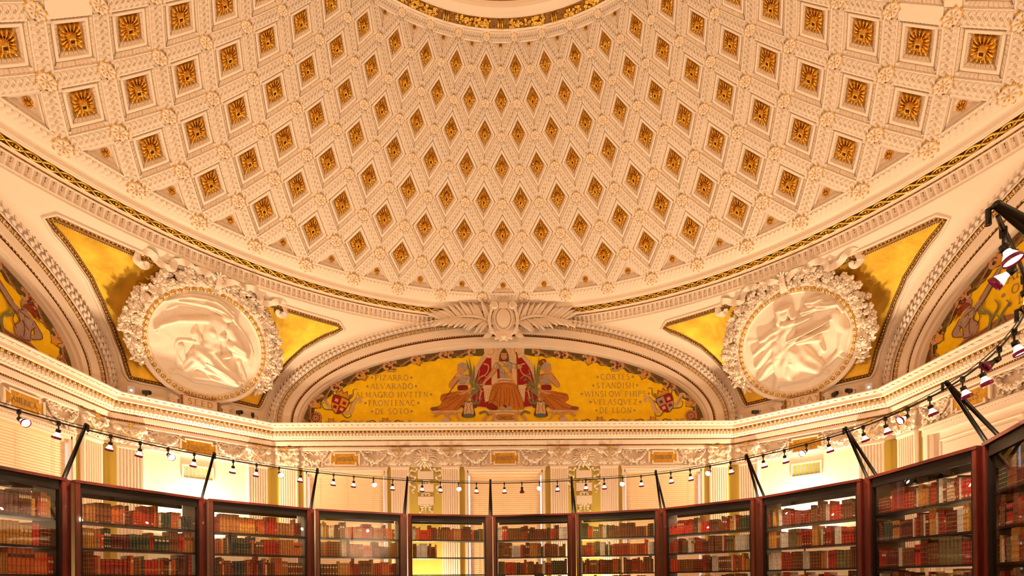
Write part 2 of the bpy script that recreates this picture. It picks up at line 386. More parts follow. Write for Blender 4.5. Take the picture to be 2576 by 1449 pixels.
for n, side in ((3, 'far'), (4, 'left'), (5, 'right'), (6, 'near')):
    a = link('trim_%d' % n, me_arch, rz=ROT[side]); setp(a, kind='structure')
    if side != 'near':
        for nm, me in (('egg_row', me_egg), ('dart_row', me_dart), ('bead_row', me_beadA), ('laurel_leaf_row', me_laurel), ('berry_row', me_berry)): setp(link(nm, me, a), kind='stuff')
# ---- dome shell and pendentives
ZC = -3.915; RR = 13.78
def rho(z): return math.sqrt(max(.1, 78.9 - 25.6 * ((z - 5.2) / 2.364) ** 2))
mb = MB(); ths = np.radians(np.linspace(11.6, 31.2, 24)); R2 = RR + .30
mb.grid(np.array([[(R2 * math.sin(t) * math.sin(a), R2 * math.sin(t) * math.cos(a), ZC + R2 * math.cos(t)) for t in ths] for a in np.linspace(0, 2 * pi, 96, endpoint=False)]), closeu=True)
ceiling = mb.build('ceiling', M['plaster'], smooth=True); setp(ceiling, kind='structure')
def pend(z, x, inset=0.0):     # x: signed angle from the corner axis, local +y is the corner axis
    r = rho(z); f = max(0.0, min(1.0, (7.25 - z) / 1.0)); f = f * f * (3 - 2 * f); e = max(.05, 1 - ((z - ZA) / 2.42) ** 2) if z > ZA else 1.0
    uo = 5.29 * math.sqrt(e); rb = math.hypot(7.32, uo); xb = pi / 4 - math.atan(uo / 7.32); r += f * (rb - r) * min(1.6, (x / xb) ** 2)
    r -= inset; return (r * math.sin(x), r * math.cos(x), z)
def plim(z):
    lo, hi = 0.0, pi / 4
    for _ in range(30):
        m = (lo + hi) / 2; p = pend(z, m); a = math.hypot(p[0], p[1]); ang = pi / 4 - m
        if a * math.cos(ang) < 7.30: lo = m
        else: hi = m
    return lo
mb = MB(); Z = np.linspace(5.16, 7.45, 40); rows = []
for z in Z:
    lim = plim(z) + .004; rows.append([pend(z, x) for x in np.linspace(-lim, lim, 41)])
mb.grid(np.array(rows)); me_pend = mb.me('pendentive', M['plaster'], True)
PENDS = {}
for side in ('far_left', 'far_right', 'near_left', 'near_right'): PENDS[side] = link('pendentive', me_pend, ceiling, rz=ROT[side])
LIM_Z = [5.58, 5.93, 6.3, 6.6, 6.83, 7.0, 7.1, 7.2]; LIM_A = [7.3, 8.1, 9.4, 11.0, 12.6, 14.5, 15.8, 17.6]
def glim(z): return math.radians(np.interp(z, LIM_Z, LIM_A))
mb = MB(); rows = []
for z in np.linspace(5.58, 7.22, 36):
    L = glim(min(z, 7.2)); rows.append([pend(z + (.035 * (1 - (k / 20 - 1) ** 2) if z > 7.19 else 0), (k / 20 - 1) * L, .012) for k in range(41)])
mb.grid(np.array(rows)); me_gp = mb.me('gold_panel', M['gold_leaf'], True)
bd = [(-glim(z), z) for z in np.linspace(5.58, 7.2, 40)] + [(x, 7.22 + .035 * (1 - (x / glim(7.2)) ** 2)) for x in np.linspace(-glim(7.2), glim(7.2), 60)][1:-1] + [(glim(z), z) for z in np.linspace(7.2, 5.58, 40)] + [(x, 5.58) for x in np.linspace(glim(5.58), -glim(5.58), 24)][1:-1]
def bd_off(off, inset):
    m = [(x * rho(z), z * 1.12) for x, z in bd]; n = len(m); out = []
    for i in range(n):
        a, b = m[i - 1], m[(i + 1) % n]; tx, tz = b[0] - a[0], b[1] - a[1]; L = math.hypot(tx, tz) + 1e-9
        x, z = m[i][0] - tz / L * off, m[i][1] / 1.12 + tx / L * off / 1.12
        out.append(pend(z, x / rho(z), inset))
    return out
mb = MB(); mb.tube(bd_off(.030, .012), .026, 6, closed=True); me_b1 = mb.me('leaf_moulding', M['gold_old'], True)
mb = MB(); mb.tube(bd_off(.085, .004), .026, 6, closed=True); me_b2 = mb.me('frame_moulding', M['plaster'], True)
mb = MB(); mk = MB()
def even(pts, step):
    P = np.array(pts + pts[:1]); s = np.concatenate([[0], np.cumsum(np.linalg.norm(np.diff(P, axis=0), axis=1))]); n = int(s[-1] / step)
    return [np.array([np.interp((i + .5) * s[-1] / n, s, P[:, k]) for k in range(3)]) for i in range(n)]
for p in even(bd_off(-.004, .020), .030): mb.ball(p, .010, 5, 3)
for p in even(bd_off(.034, .036), .055): mk.ball(p, (.018, .018, .016), 5, 3)
me_b3 = mb.me('bead_row', M['brown'], True); me_b4 = mk.me('leaf_tip_row', M['gold'], True)
for side in ('far_left', 'far_right'):
    g = link('gold_panel', me_gp, PENDS[side]); g['label'] = 'mottled gold leaf panel'
    link('leaf_moulding', me_b1, PENDS[side]); link('frame_moulding', me_b2, PENDS[side])
    setp(link('bead_row', me_b3, PENDS[side]), kind='stuff'); setp(link('leaf_tip_row', me_b4, PENDS[side]), kind='stuff')
# ================================================================== coffered dome
DK = math.radians(7.5)
TH = [30.62, 27.90, 25.28, 22.78, 20.39, 18.25, 16.30, 14.49, 12.86]
TT_ = [math.log(math.tan(math.radians(t) / 2)) for t in TH]
def dome(phi, t, d=0.0):
    th = 2 * np.arctan(np.exp(t)); R = RR + d
    return np.stack([R * np.sin(th) * np.sin(phi), R * np.sin(th) * np.cos(phi), ZC + R * np.cos(th)], -1)
def bil(n, a, b):
    n = np.array(n); w = [(1 - a) * (1 - b) / 4, (1 + a) * (1 - b) / 4, (1 + a) * (1 + b) / 4, (1 - a) * (1 + b) / 4]
    return sum(w[i] * n[i][0] for i in range(4)), sum(w[i] * n[i][1] for i in range(4))
def rows_nodes(j): return [(0, TT_[j - 1]), (DK / 2, TT_[j]), (0, TT_[j + 1]), (-DK / 2, TT_[j])]
def eggs(w, n, sharp=1.0):
    x = (w * n * .5) % 1.0; return np.sqrt(np.maximum(0, 1 - (2 * x - 1) ** 2)) ** sharp
# (m, depth, ornament, count)
CPROF = [(.745, -.003, 0, 0), (.735, .012, 0, 0), (.722, .014, .5, 10), (.71, .018, 1, 10), (.69, .026, 1, 10), (.67, .034, 1, 10), (.645, .044, 1, 10), (.625, .052, .7, 10), (.61, .060, 0, 0), (.60, .062, 0, 0), (.594, .040, 0, 0), (.585, .034, 0, 0), (.50, .034, 0, 0), (.488, .040, 0, 0),
         (.480, .062, 0, 0), (.472, .066, .5, 12), (.455, .074, 1, 12), (.43, .084, 1, 12), (.41, .092, .6, 12), (.40, .100, 0, 0), (.385, .128, 0, 0), (.20, .128, 0, 0), (0.001, .128, 0, 0)]
def coffer_mesh(j, fine=True):
    ns = 66 if fine else 2; prof = CPROF if fine else [CPROF[0], CPROF[8], CPROF[12], CPROF[19], CPROF[22]]; P = []
    nodes = rows_nodes(j); sc = (2 * math.sin(math.radians(TH[j])))
    sc = min(1.0, sc / .9)
    for m, d, o, n in prof:
        w = np.linspace(-1, 1, ns, endpoint=False); a = np.concatenate([w, w * 0 + 1, -w, w * 0 - 1]) * m; b = np.concatenate([w * 0 - 1, w, w * 0 + 1, -w]) * m
        dd = np.full(len(a), d * sc)
        if o:
            e = eggs(np.concatenate([w, w, w, w]) + 1, n); dd = dd - .026 * sc * o * e + .010 * sc * o
        ph, t = bil(nodes, a, b); P.append(dome(ph, t, dd))
    mb = MB(); mb.grid(np.array(P), closev=True, flip=True); return mb
def tri_nodes(j): # row 0 points up, row 8 points down
    return [(-DK / 2, TT_[0]), (DK / 2, TT_[0]), (0, TT_[1])] if j == 0 else [(DK / 2, TT_[8]), (-DK / 2, TT_[8]), (0, TT_[7])]
TPROF = [(.62, -.003, 0, 0), (.61, .012, .4, 9), (.585, .018, 1, 9), (.55, .032, 1, 9), (.52, .044, .8, 9), (.50, .054, 0, 0), (.49, .034, 0, 0), (.41, .034, 0, 0), (.40, .05, 0, 0), (.37, .075, 0, 0), (.32, .10, 0, 0), (.15, .10, 0, 0), (0.001, .10, 0, 0)]
def tri_mesh(j, fine=True):
    nd = np.array(tri_nodes(j)); sc = np.array([math.sin(math.radians(TH[j])), 1.0]); L = [np.linalg.norm((nd[(i + 1) % 3] - nd[(i + 2) % 3])) for i in range(3)]
    inc = sum(L[i] * nd[i] for i in range(3)) / sum(L); ns = 60 if fine else 2; P = []
    pr = TPROF if fine else [TPROF[0], TPROF[4], TPROF[6], TPROF[10], TPROF[12]]; k = .55 if j == 8 else 1
    if j == 0: inc = inc + np.array([0, .003])
    for m, d, o, n in pr:
        w = np.linspace(0, 1, ns, endpoint=False); pts = np.concatenate([nd[i][None] + (nd[(i + 1) % 3] - nd[i])[None] * w[:, None] for i in range(3)])
        q = inc + (pts - inc) * m; dd = np.full(len(q), d * k)
        if o: dd = dd + .008 * k * o - .022 * k * o * eggs(np.concatenate([w, w, w]) * 2, n)
        P.append(dome(q[:, 0], q[:, 1], dd))
    mb = MB(); mb.grid(np.array(P), closev=True, flip=True); return mb, inc
def flower(nodesf, rmax, base, hgt, npet, square=True, asp=1.0):
    nr, na = 15, 120; P = []
    th = np.linspace(0, 2 * pi, na, endpoint=False)
    if square: rm = rmax / np.maximum(np.abs(np.cos(th)), np.abs(np.sin(th))) ** .82
    else: rm = np.full(na, rmax)
    pet = np.abs(np.cos(th * npet / 2)); rm = rm * (1 - .10 * (1 - pet) ** 2)
    for q in np.linspace(0.02, 1, nr):
        r = rm * q
        ridge = .45 + .55 * pet ** .8
        h = hgt * (np.sin(min(1, q * 1.0) * pi * .62) * (.22 + .78 * pet ** .7) * (1.05 - .30 * q))
        if q < .36: h = hgt * (1.25 * math.sqrt(max(0, 1 - ((q - .25) / .12) ** 2)) + .25) + 0 * th
        if q < .13: h = hgt * .15 + 0 * th
        if q > .97: h = 0 * th - .004
        ph, t = nodesf(r * np.cos(th), r * np.sin(th)); P.append(dome(ph, t, base - h))
    mb = MB(); mb.grid(np.array(P), closev=True, flip=True); return mb
def rosette_mesh(j):
    n = rows_nodes(j); sc = min(1.0, 2 * math.sin(math.radians(TH[j])) / .9); return flower(lambda a, b: bil(n, a, b), .372, .128 * sc, .105 * sc, 16)
def guil(u, v, n):
    # two interlacing strands round small buttons
    A, w = .128, .076; cs = np.cos(pi * n * u); sn = A * np.sin(pi * n * u); cosl = 1 / np.sqrt(1 + (A * pi * n * .42 * cs) ** 2)
    up = .5 + .5 * np.tanh(cs * 6); q1 = np.abs(v - sn) / w * (.75 + .25 * cosl); q2 = np.abs(v + sn) / w * (.75 + .25 * cosl)
    rib = lambda q: np.clip((1 - q) / .35, 0, 1) ** .7 * (1 - .38 * np.exp(-(q / .25) ** 2))
    z1 = rib(q1) * (.72 + .28 * up); z2 = rib(q2) * (1.0 - .28 * up)
    dip1 = 1 - .55 * up * np.exp(-((q1 - 1.12) / .16) ** 2); dip2 = 1 - .55 * (1 - up) * np.exp(-((q2 - 1.12) / .16) ** 2)
    h = np.maximum(z1 * dip2, z2 * dip1)
    x = ((u * n) % 1.0) - .5; rr = np.hypot(x * .42, v) / .046
    return np.maximum(h, np.where(rr < 1, .6 * np.sqrt(np.maximum(0, 1 - rr * rr)), 0))
def rib_mesh(p0, p1, ev, fine=True, n=7, cut=.135, hw=.27):
    # p0,p1 nodes in (phi,t); ev the crossing half-cell vector
    nu, nv = (141, 25) if fine else (2, 2)
    U, Vv = np.meshgrid(np.linspace(cut, 1 - cut, nu), np.linspace(-hw, hw, nv), indexing='ij')
    p0, p1, ev = np.array(p0), np.array(p1), np.array(ev); q = p0 + (p1 - p0) * U[..., None] + ev * Vv[..., None]
    un = (U - cut) / (1 - 2 * cut); hh = guil(un, Vv, n) * .030
    edge = np.abs(Vv) / hw; hh = np.where(edge > .82, np.maximum(hh, .014), hh)
    mb = MB(); mb.grid(dome(q[..., 0], q[..., 1], -hh)); return mb
def boss_mesh():
    # local: z is the direction into the room; unit radius
    mb = MB(); mg = MB(); na, nr = 64, 9; P = []
    th = np.linspace(0, 2 * pi, na, endpoint=False); pet = np.abs(np.cos(4 * th))
    for q in np.linspace(.03, 1, nr):
        r = q * (1 - .14 * (1 - pet)); h = .34 * np.sin(q * pi * .72) * (.5 + .5 * pet) + .05
        if q < .25: h = .42 + 0 * th
        if q > .98: h = 0 * th
        P.append(np.stack([r * np.cos(th), r * np.sin(th), h], -1))
    mb.grid(np.array(P), closev=True, flip=True)
    mb.add([(1.50, 0, -.02), (0, 1.95, -.02), (-1.50, 0, -.02), (0, -1.95, -.02)], [(0, 1, 2, 3)])
    mg.ball((0, 0, .42), (.15, .15, .15), 8, 5)
    for k in range(8):
        a = k * pi / 4; mg.ball((.90 * math.cos(a), .90 * math.sin(a), .16), (.19, .19, .22), 7, 5)
        a += pi / 8; mg.ball((.50 * math.cos(a), .50 * math.sin(a), .30), (.085, .085, .09), 5, 3)
    return mb.me('boss', M['plaster'], True), mg.me('gilded_tips', M['gold'], True)
KM = {0: 11, 1: 11, 2: 10, 3: 10, 4: 10, 5: 9, 6: 8, 7: 8, 8: 8}
me_boss, me_tips = boss_mesh()
rest = MB(); nrest = 0; pieces = 0
def addrest(m, k):
    R = Matrix.Rotation(-k * DK, 4, 'Z'); b = rest.n; rest.add(m.v, m.f); rest.xf(R, b)
for j in range(0, 9):
    tri = j in (0, 8)
    if tri:
        mbf, inc = tri_mesh(j); lo, _ = tri_mesh(j, False)
        s = 0.16 if j == 0 else .15
        fm = flower(lambda a, b: (inc[0] + a * DK * .5, inc[1] + b * .068), .13 if j == 0 else .12, .10 if j == 0 else .055, .06 if j == 0 else .04, 10, square=False)
    else: mbf = coffer_mesh(j); lo = coffer_mesh(j, False); fm = rosette_mesh(j)
    mc = mbf.me('coffer', M['plaster'], False); mf = fm.me('gilded_rosette', M['gold'], True); off = .5 if (j % 2 == 1) else 0.0
    for i in range(48):
        k = i - 24 + off
        if abs(k) <= KM[j]:
            c = link('coffer', mc, ceiling, rz=-k * DK); link('gilded_rosette', mf, c)
        else: addrest(lo, k)
    # ribs rising from this row's nodes to the next row
    if j < 8:
        noff = .5 if (j % 2 == 0) else 0.0
        for s in (-1, 1):
            p0 = (0, TT_[j]); p1 = (s * DK / 2, TT_[j + 1]); ev = np.array([-s * DK / 4, (TT_[j + 1] - TT_[j]) / 2])
            fm_ = rib_mesh(p0, p1, ev).me('guilloche_rib', M['plaster'], True); lo_ = rib_mesh(p0, p1, ev, False)
            for i in range(48):
                k = i - 24 + noff
                if abs(k) <= KM[j] - 1.0: link('guilloche_rib', fm_, ceiling, rz=-k * DK)
                else: addrest(lo_, k)
    noff = .5 if (j % 2 == 0) else 0.0
    th = math.radians(TH[j]); r = RR * math.sin(th); z = ZC + RR * math.cos(th); sc = r * DK * .138
    for i in range(48):
        k = i - 24 + noff
        if abs(k) <= KM[j]:
            a = k * DK; n = Vector((-math.sin(th) * math.sin(a), -math.sin(th) * math.cos(a), -math.cos(th)))
            x = Vector((math.cos(a), -math.sin(a), 0)); y = n.cross(x)
            o = link('boss', me_boss, ceiling); o.matrix_local = Matrix(((x.x * sc, y.x * sc, n.x * sc, r * math.sin(a)), (x.y * sc, y.y * sc, n.y * sc, r * math.cos(a)), (x.z * sc, y.z * sc, n.z * sc, z), (0, 0, 0, 1)))
            link('gilded_tips', me_tips, o)
# guilloche borders at the foot and the crown of the lattice
for j, dt, hw in ((0, .0, .30), (8, .0, .34)):
    cell = (TT_[1] - TT_[0]) / 2 if j == 0 else (TT_[8] - TT_[7]) / 2
    ev = np.array([0, cell * 1.0]); m_ = rib_mesh((-DK / 2, TT_[j] - cell * .30 * (1 if j == 0 else -1) * 0), (DK / 2, TT_[j]), ev, n=9 if j == 0 else 9, cut=.12, hw=hw)
    fm_ = m_.me('guilloche_border', M['plaster'], True); lo_ = rib_mesh((-DK / 2, TT_[j]), (DK / 2, TT_[j]), ev, False, cut=0, hw=hw)
    for i in range(48):
        k = i - 24
        if abs(k) <= KM[j]: link('guilloche_border', fm_, ceiling, rz=-k * DK)
        else: addrest(lo_, k)
setp(rest.build('coffer_field', M['plaster'], ceiling), kind='stuff')
# ---- oculus
mb = MB(); A_ = np.linspace(0, 2 * pi, 120, endpoint=False)
op = [(3.10, 9.60, 0), (3.05, 9.520, 0), (2.995, 9.528, 0), (2.975, 9.535, 1), (2.92, 9.552, 1), (2.85, 9.552, 0), (2.835, 9.535, 0), (2.80, 9.520, 0), (2.74, 9.518, 0), (2.70, 9.530, 0), (2.685, 9.56, 0), (2.68, 9.60, 1), (2.60, 9.70, 0), (2.52, 9.78, 0), (0.01, 10.05, 0)]
for p0, p1 in zip(op, op[1:]):
    revolve(mb, [p0[:2], p1[:2]], p0[2], A_)
oc_ = mb.build('trim_7', [M['plaster'], M['gold_old']], smooth=False); setp(oc_, kind='structure')
mb = MB(); rnd = random.Random(8)
for i in range(72):
    a = 2 * pi * i / 72
    if i % 3 == 0:
        for s in (-.010, .010): mb.tube([(2.975 * math.sin(a + s), 2.975 * math.cos(a + s), 9.53), (2.86 * math.sin(a + s), 2.86 * math.cos(a + s), 9.545)], .013, 5)
        mb.tube([(2.975 * math.sin(a), 2.975 * math.cos(a), 9.53), (2.86 * math.sin(a), 2.86 * math.cos(a), 9.545)], .008, 5)
    else:
        for q in range(26):
            r = rnd.uniform(2.865, 2.965); b = a + rnd.uniform(-.040, .040); mb.ball((r * math.sin(b), r * math.cos(b), 9.545), (rnd.uniform(.016, .032), rnd.uniform(.016, .03), rnd.uniform(.018, .03)), 6, 4)
setp(mb.build('gilded_fruit_band', M['gold'], oc_, smooth=True), kind='stuff')
# ================================================================== lettering (stroke-built roman capitals)
def arcp(cx, cy, rx, ry, a0, a1, n=10): return [(cx + rx * math.cos(math.radians(a0 + (a1 - a0) * i / n)), cy + ry * math.sin(math.radians(a0 + (a1 - a0) * i / n))) for i in range(n + 1)]
K, N_ = .125, .065
FONT = {
 'A': (.78, [(N_, [(.02, 0), (.40, 1)]), (K, [(.40, 1), (.76, 0)]), (N_, [(.16, .36), (.62, .36)])], [(.02, 0), (.76, 0)]),
 'C': (.76, [(K, arcp(.42, .5, .36, .5, 50, 310, 16))], []), 'D': (.76, [(K, [(.12, 0), (.12, 1)]), (K, [(.12, 1)] + arcp(.30, .5, .38, .5, 90, -90, 14) + [(.12, 0)])], [(.12, 0), (.12, 1)]),
 'E': (.58, [(K, [(.12, 0), (.12, 1)]), (N_, [(.12, .97), (.50, .97)]), (N_, [(.12, .52), (.44, .52)]), (N_, [(.12, .03), (.52, .03)])], [(.12, 0), (.12, 1)]),
 'F': (.56, [(K, [(.12, 0), (.12, 1)]), (N_, [(.12, .97), (.50, .97)]), (N_, [(.12, .52), (.42, .52)])], [(.12, 0), (.12, 1)]),
 'G': (.80, [(K, arcp(.42, .5, .36, .5, 50, 350, 18)), (K, [(.74, 0), (.74, .42)]), (N_, [(.56, .42), (.78, .42)])], []),
 'H': (.80, [(K, [(.12, 0), (.12, 1)]), (K, [(.68, 0), (.68, 1)]), (N_, [(.12, .52), (.68, .52)])], [(.12, 0), (.12, 1), (.68, 0), (.68, 1)]),
 'I': (.28, [(K, [(.14, 0), (.14, 1)])], [(.14, 0), (.14, 1)]), 'L': (.56, [(K, [(.12, 0), (.12, 1)]), (N_, [(.12, .03), (.52, .03)])], [(.12, 0), (.12, 1)]),
 'M': (.94, [(N_, [(.10, 0), (.18, 1)]), (K, [(.18, 1), (.47, .08)]), (N_, [(.47, .08), (.76, 1)]), (K, [(.76, 1), (.84, 0)])], [(.10, 0), (.84, 0)]),
 'N': (.80, [(N_, [(.12, 0), (.12, 1)]), (K, [(.12, 1), (.68, 0)]), (N_, [(.68, 0), (.68, 1)])], [(.12, 0), (.68, 1)]),
 'O': (.84, [(K, arcp(.42, .5, .36, .5, 0, 360, 22))], []), 'P': (.62, [(K, [(.12, 0), (.12, 1)]), (N_ * 1.3, [(.12, .97)] + arcp(.28, .74, .26, .23, 90, -90, 10) + [(.12, .50)])], [(.12, 0), (.12, 1)]),
 'Q': (.84, [(K, arcp(.42, .5, .36, .5, 0, 360, 22)), (K, [(.46, .1), (.86, -.16)])], []),
 'R': (.70, [(K, [(.12, 0), (.12, 1)]), (N_ * 1.3, [(.12, .97)] + arcp(.28, .75, .26, .22, 90, -90, 10) + [(.12, .52)]), (K, [(.32, .52), (.68, 0)])], [(.12, 0), (.12, 1), (.68, 0)]),
 'S': (.56, [(K, arcp(.28, .74, .20, .24, 40, 270, 10) + arcp(.28, .26, .22, .25, 90, -140, 10))], []),
 'T': (.68, [(K, [(.34, 0), (.34, 1)]), (N_, [(.04, .97), (.64, .97)])], [(.34, 0)]), 'U': (.76, [(K, [(.12, 1), (.12, .34)] + arcp(.38, .34, .26, .34, 180, 360, 10) + [(.64, 1)])], [(.12, 1), (.64, 1)]),
 'V': (.76, [(K, [(.02, 1), (.38, 0)]), (N_, [(.38, 0), (.74, 1)])], [(.02, 1), (.74, 1)]), 'W': (1.06, [(K, [(.02, 1), (.28, 0)]), (N_, [(.28, 0), (.53, 1)]), (K, [(.53, 1), (.78, 0)]), (N_, [(.78, 0), (1.04, 1)])], [(.02, 1), (1.04, 1)]),
 'X': (.74, [(K, [(.04, 1), (.70, 0)]), (N_, [(.04, 0), (.70, 1)])], [(.04, 0), (.70, 0), (.04, 1), (.70, 1)]), 'Y': (.72, [(K, [(.02, 1), (.36, .48)]), (N_, [(.70, 1), (.36, .48)]), (K, [(.36, .48), (.36, 0)])], [(.36, 0)]),
 'Z': (.68, [(N_, [(.06, .97), (.62, .97)]), (K, [(.62, 1), (.06, 0)]), (N_, [(.06, .03), (.64, .03)])], [])}
def ribbon2(mb, pts, w, y0, y1, m=0, col=(1, 1, 1)):
    P = [np.array(p, float) for p in pts]; L = []; R = []; n = len(P); ww = w if hasattr(w, '__len__') else [w] * n
    for i in range(n):
        t = P[min(n - 1, i + 1)] - P[max(0, i - 1)]; t /= np.linalg.norm(t) + 1e-12; nn = np.array([-t[1], t[0]])
        L.append(P[i] + nn * ww[i] / 2); R.append(P[i] - nn * ww[i] / 2)
    V = [(p[0], y0, p[1]) for p in L] + [(p[0], y0, p[1]) for p in R] + [(p[0], y1, p[1]) for p in L] + [(p[0], y1, p[1]) for p in R]; F = []
    for i in range(n - 1):
        F += [(i, n + i, n + i + 1, i + 1), (i, i + 1, 2 * n + i + 1, 2 * n + i), (n + i, 3 * n + i, 3 * n + i + 1, n + i + 1)]
    F += [(0, 2 * n, 3 * n, n), (n - 1, 2 * n - 1, 4 * n - 1, 3 * n - 1)]; mb.add(V, F, m, col)
def text(mb, s, cu, z, h, y0, th=.004, gap=.14, wid=1.0, maxw=None):
    tot = sum(FONT[c][0] + gap if c != ' ' else .5 for c in s) - gap
    sc = wid
    if maxw and tot * h * sc > maxw: sc = maxw / (tot * h)
    u = cu - tot * h * sc / 2
    for c in s:
        if c == ' ': u += .5 * h * sc; continue
        w, st, se = FONT[c]
        for k, pts in st: ribbon2(mb, [(u + x * h * sc, z + y * h) for x, y in pts], k * h, y0 - th, y0)
        for x, y in se: ribbon2(mb, [(u + (x - .13) * h * sc, z + (y + (.025 if y < .5 else -.025)) * h), (u + (x + .13) * h * sc, z + (y + (.025 if y < .5 else -.025)) * h)], .05 * h, y0 - th, y0)
        u += (w + gap) * h * sc
    return tot * h * sc
# ================================================================== pilasters and capitals
def pilaster_mesh(w):
    mb = MB(); nfl = 7; pts = [(-w / 2, .10), (-w / 2, 0)]; e = .022; fw = (w - 2 * e) / nfl
    for i in range(nfl):
        x0 = -w / 2 + e + i * fw
        for k in range(9):
            q = k / 8; x = x0 + fw * (.09 + .82 * q); pts.append((x, (.82 * fw / 2) * .9 * math.sin(pi * q)))
    pts += [(w / 2, 0), (w / 2, .10)]
    mb.grid(np.array([[(x, y, z) for x, y in pts] for z in (0.0, 4.205)])[:, ::-1])
    mb.box2((-w / 2, 0, 4.205), (w / 2, .1, 4.225)); mb.box2((-w / 2 - .012, -.015, 4.225), (w / 2 + .012, .1, 4.262)); mb.box2((-w / 2 - .004, -.006, 4.262), (w / 2 + .004, .1, 4.285))
    mb.box2((-w / 2 - .03, -.03, 0), (w / 2 + .03, .1, .30))
    return mb.me('pilaster', M['plaster'])
def spiral(c, r, turns, sg, n=22): return [(c[0] + sg * r * (1 - .82 * i / n) * math.cos(2 * pi * turns * i / n), c[1], c[2] + r * (1 - .82 * i / n) * math.sin(2 * pi * turns * i / n)) for i in range(n + 1)]
def capital_mesh():
    mb = MB(); mg = MB()
    mb.grid(np.array([[(-.19 - q * .02, .1, z), (-.19 - q * .02, .0 - q * .02, z), (.19 + q * .02, .0 - q * .02, z), (.19 + q * .02, .1, z)] for z, q in ((0, 0), (.15, 0), (.27, .6), (.335, 1.4))]), flip=True)
    n = 14; ab = [(-.255 + .51 * i / n, -.085 + .055 * math.sin(pi * i / n)) for i in range(n + 1)]
    for z0, z1, o in ((.335, .36, .012), (.36, .395, 0)):
        P = [(x * (1 - o * 3), y + o) for x, y in ab] + [(.22, .1), (-.22, .1)]; V = [(x, y, z0) for x, y in P] + [(x, y, z1) for x, y in P]; L = len(P)
        mb.add(V, [tuple(range(L)), tuple(range(2 * L - 1, L - 1, -1))] + [(i, i + L, (i + 1) % L + L, (i + 1) % L) for i in range(L)])
    for s in (-1, 1):
        mb.tube([(s * .015, -.05, .185)] + [(s * (.03 + .13 * q), -.05 - .02 * q, .18 + .02 * q + .11 * q * q) for q in np.linspace(.1, 1, 8)] + [(p[0], p[1] - .02, p[2]) for p in spiral((s * .195, -.05, .285), .050, 1.6, s)], .017, 6)
        mb.ball((s * .195, -.075, .285), (.030, .030, .030), 8, 5); mb.ball((s * .225, -.03, .30), (.045, .05, .045), 8, 5)
        mb.tube(spiral((s * .075, -.055, .255), .045, 1.4, -s), .013, 6)
        for (x, z, r, tl) in ((.185, .02, .052, .25), (.12, .01, .042, -.2), (.20, .12, .040, .5)):
            for q in range(5):
                an = pi / 2 + s * tl * -1 + (q - 2) * .5
                leaf(mb, (s * x, -.008, z), (math.cos(an), -.25, math.sin(an)), (0, -1, 0), r * 2.0, .017, .03)
        for q in range(3): mb.ball((s * (.05 + .05 * q), -.03, .30 + .005 * q), (.03, .022, .016), 6, 4)
    for q in range(9):        # shell
        an = math.radians(20 + 140 * q / 8); c = math.cos(an); s = math.sin(an)
        mb.tube([(0, -.028, .035), (.055 * c, -.045, .035 + .05 * s), (.100 * c, -.03, .035 + .092 * s)], [.006, .012, .014], 5)
    mb.ball((0, -.03, .03), (.025, .02, .02), 6, 4)
    for i in range(17):
        q = i / 8 - 1; mg.ball((q * .165, -.062, .150 + .075 * q * q), .0105, 6, 4)
    for k in range(8): mg.ball((.030 * math.cos(k * pi / 4), -.075, .372 + .030 * math.sin(k * pi / 4)), (.017, .014, .017), 6, 4)
    mg.ball((0, -.09, .372), .014, 6, 4)
    return mb.me('capital', M['plaster'], True), mg.me('gilded_ornament', M['gold'], True)
me_pil = pilaster_mesh(.40); me_cap, me_capg = capital_mesh()
YP = 7.35; YQ = 8.566 + .35
spots_p = {'far': [-4.93, -2.40, -1.245, 1.245, 2.40, 4.93], 'left': [4.93, 2.40, 1.245], 'right': [-4.93, -2.40, -1.245], 'far_left': [-1.148, 1.148], 'far_right': [-1.148, 1.148]}
for side, L in spots_p.items():
    for u in L:
        p = link('pilaster', me_pil, WALLS[side], loc=(u, YQ if '_' in side else YP, 0))
        link('capital', me_cap, p, loc=(0, 0, 4.285)); link('gilded_ornament', me_capg, p, loc=(0, 0, 4.285))
# ---- fruit festoons
def festoon_mesh():
    mb = MB(); r = random.Random(5); W = .30
    for i in range(70):
        q = r.uniform(-1, 1); z = .30 - .20 * (1 - q * q); s = .020 + .016 * (1 - abs(q)); mb.ball((q * W * .92 + r.uniform(-.01, .01), -.025 - r.uniform(0, .03), z + r.uniform(-.03, .03) * (1.2 - abs(q))), (s, s, s * r.uniform(.8, 1.2)), 6, 4)
    for i in range(46):
        q = r.uniform(-1, 1); z = .30 - .20 * (1 - q * q); an = r.uniform(0, 2 * pi); leaf(mb, (q * W * .92, -.03, z + r.uniform(-.03, .03)), (math.cos(an), -.2, math.sin(an)), (0, -1, 0), .06, .02, .02)
    for s in (-1, 1):
        mb.tube(cr([(s * W, -.03, .345), (s * .27, -.05, .30), (s * .22, -.04, .335), (s * .15, -.05, .31), (s * .08, -.03, .335), (s * .02, -.03, .33)], 5), .012, 5)
        for a, b, c in ((.27, .10, .02), (.20, .06, .03), (.10, .035, .02)):
            mb.tube(cr([(s * a, -.015, .16 if a > .25 else b + .04), (s * (a - .05), -.03, b), (s * (a - .01), -.03, b - .035), (s * (a - .07), -.02, b - .05)], 5), .011, 5)
            leaf(mb, (s * a, -.01, b), (-s, -.1, .3), (0, -1, 0), .07, .025, .02)
        mb.ball((s * W, -.035, .35), (.03, .03, .03), 7, 5)
        for q in range(6): leaf(mb, (s * (.05 + .035 * q), -.01, .27 + .04 * math.sin(q)), (s * .5, -.2, .8), (0, -1, 0), .07, .022, .03)
    return mb.me('fruit_festoon', M['carved'], True)
me_fest = festoon_mesh()
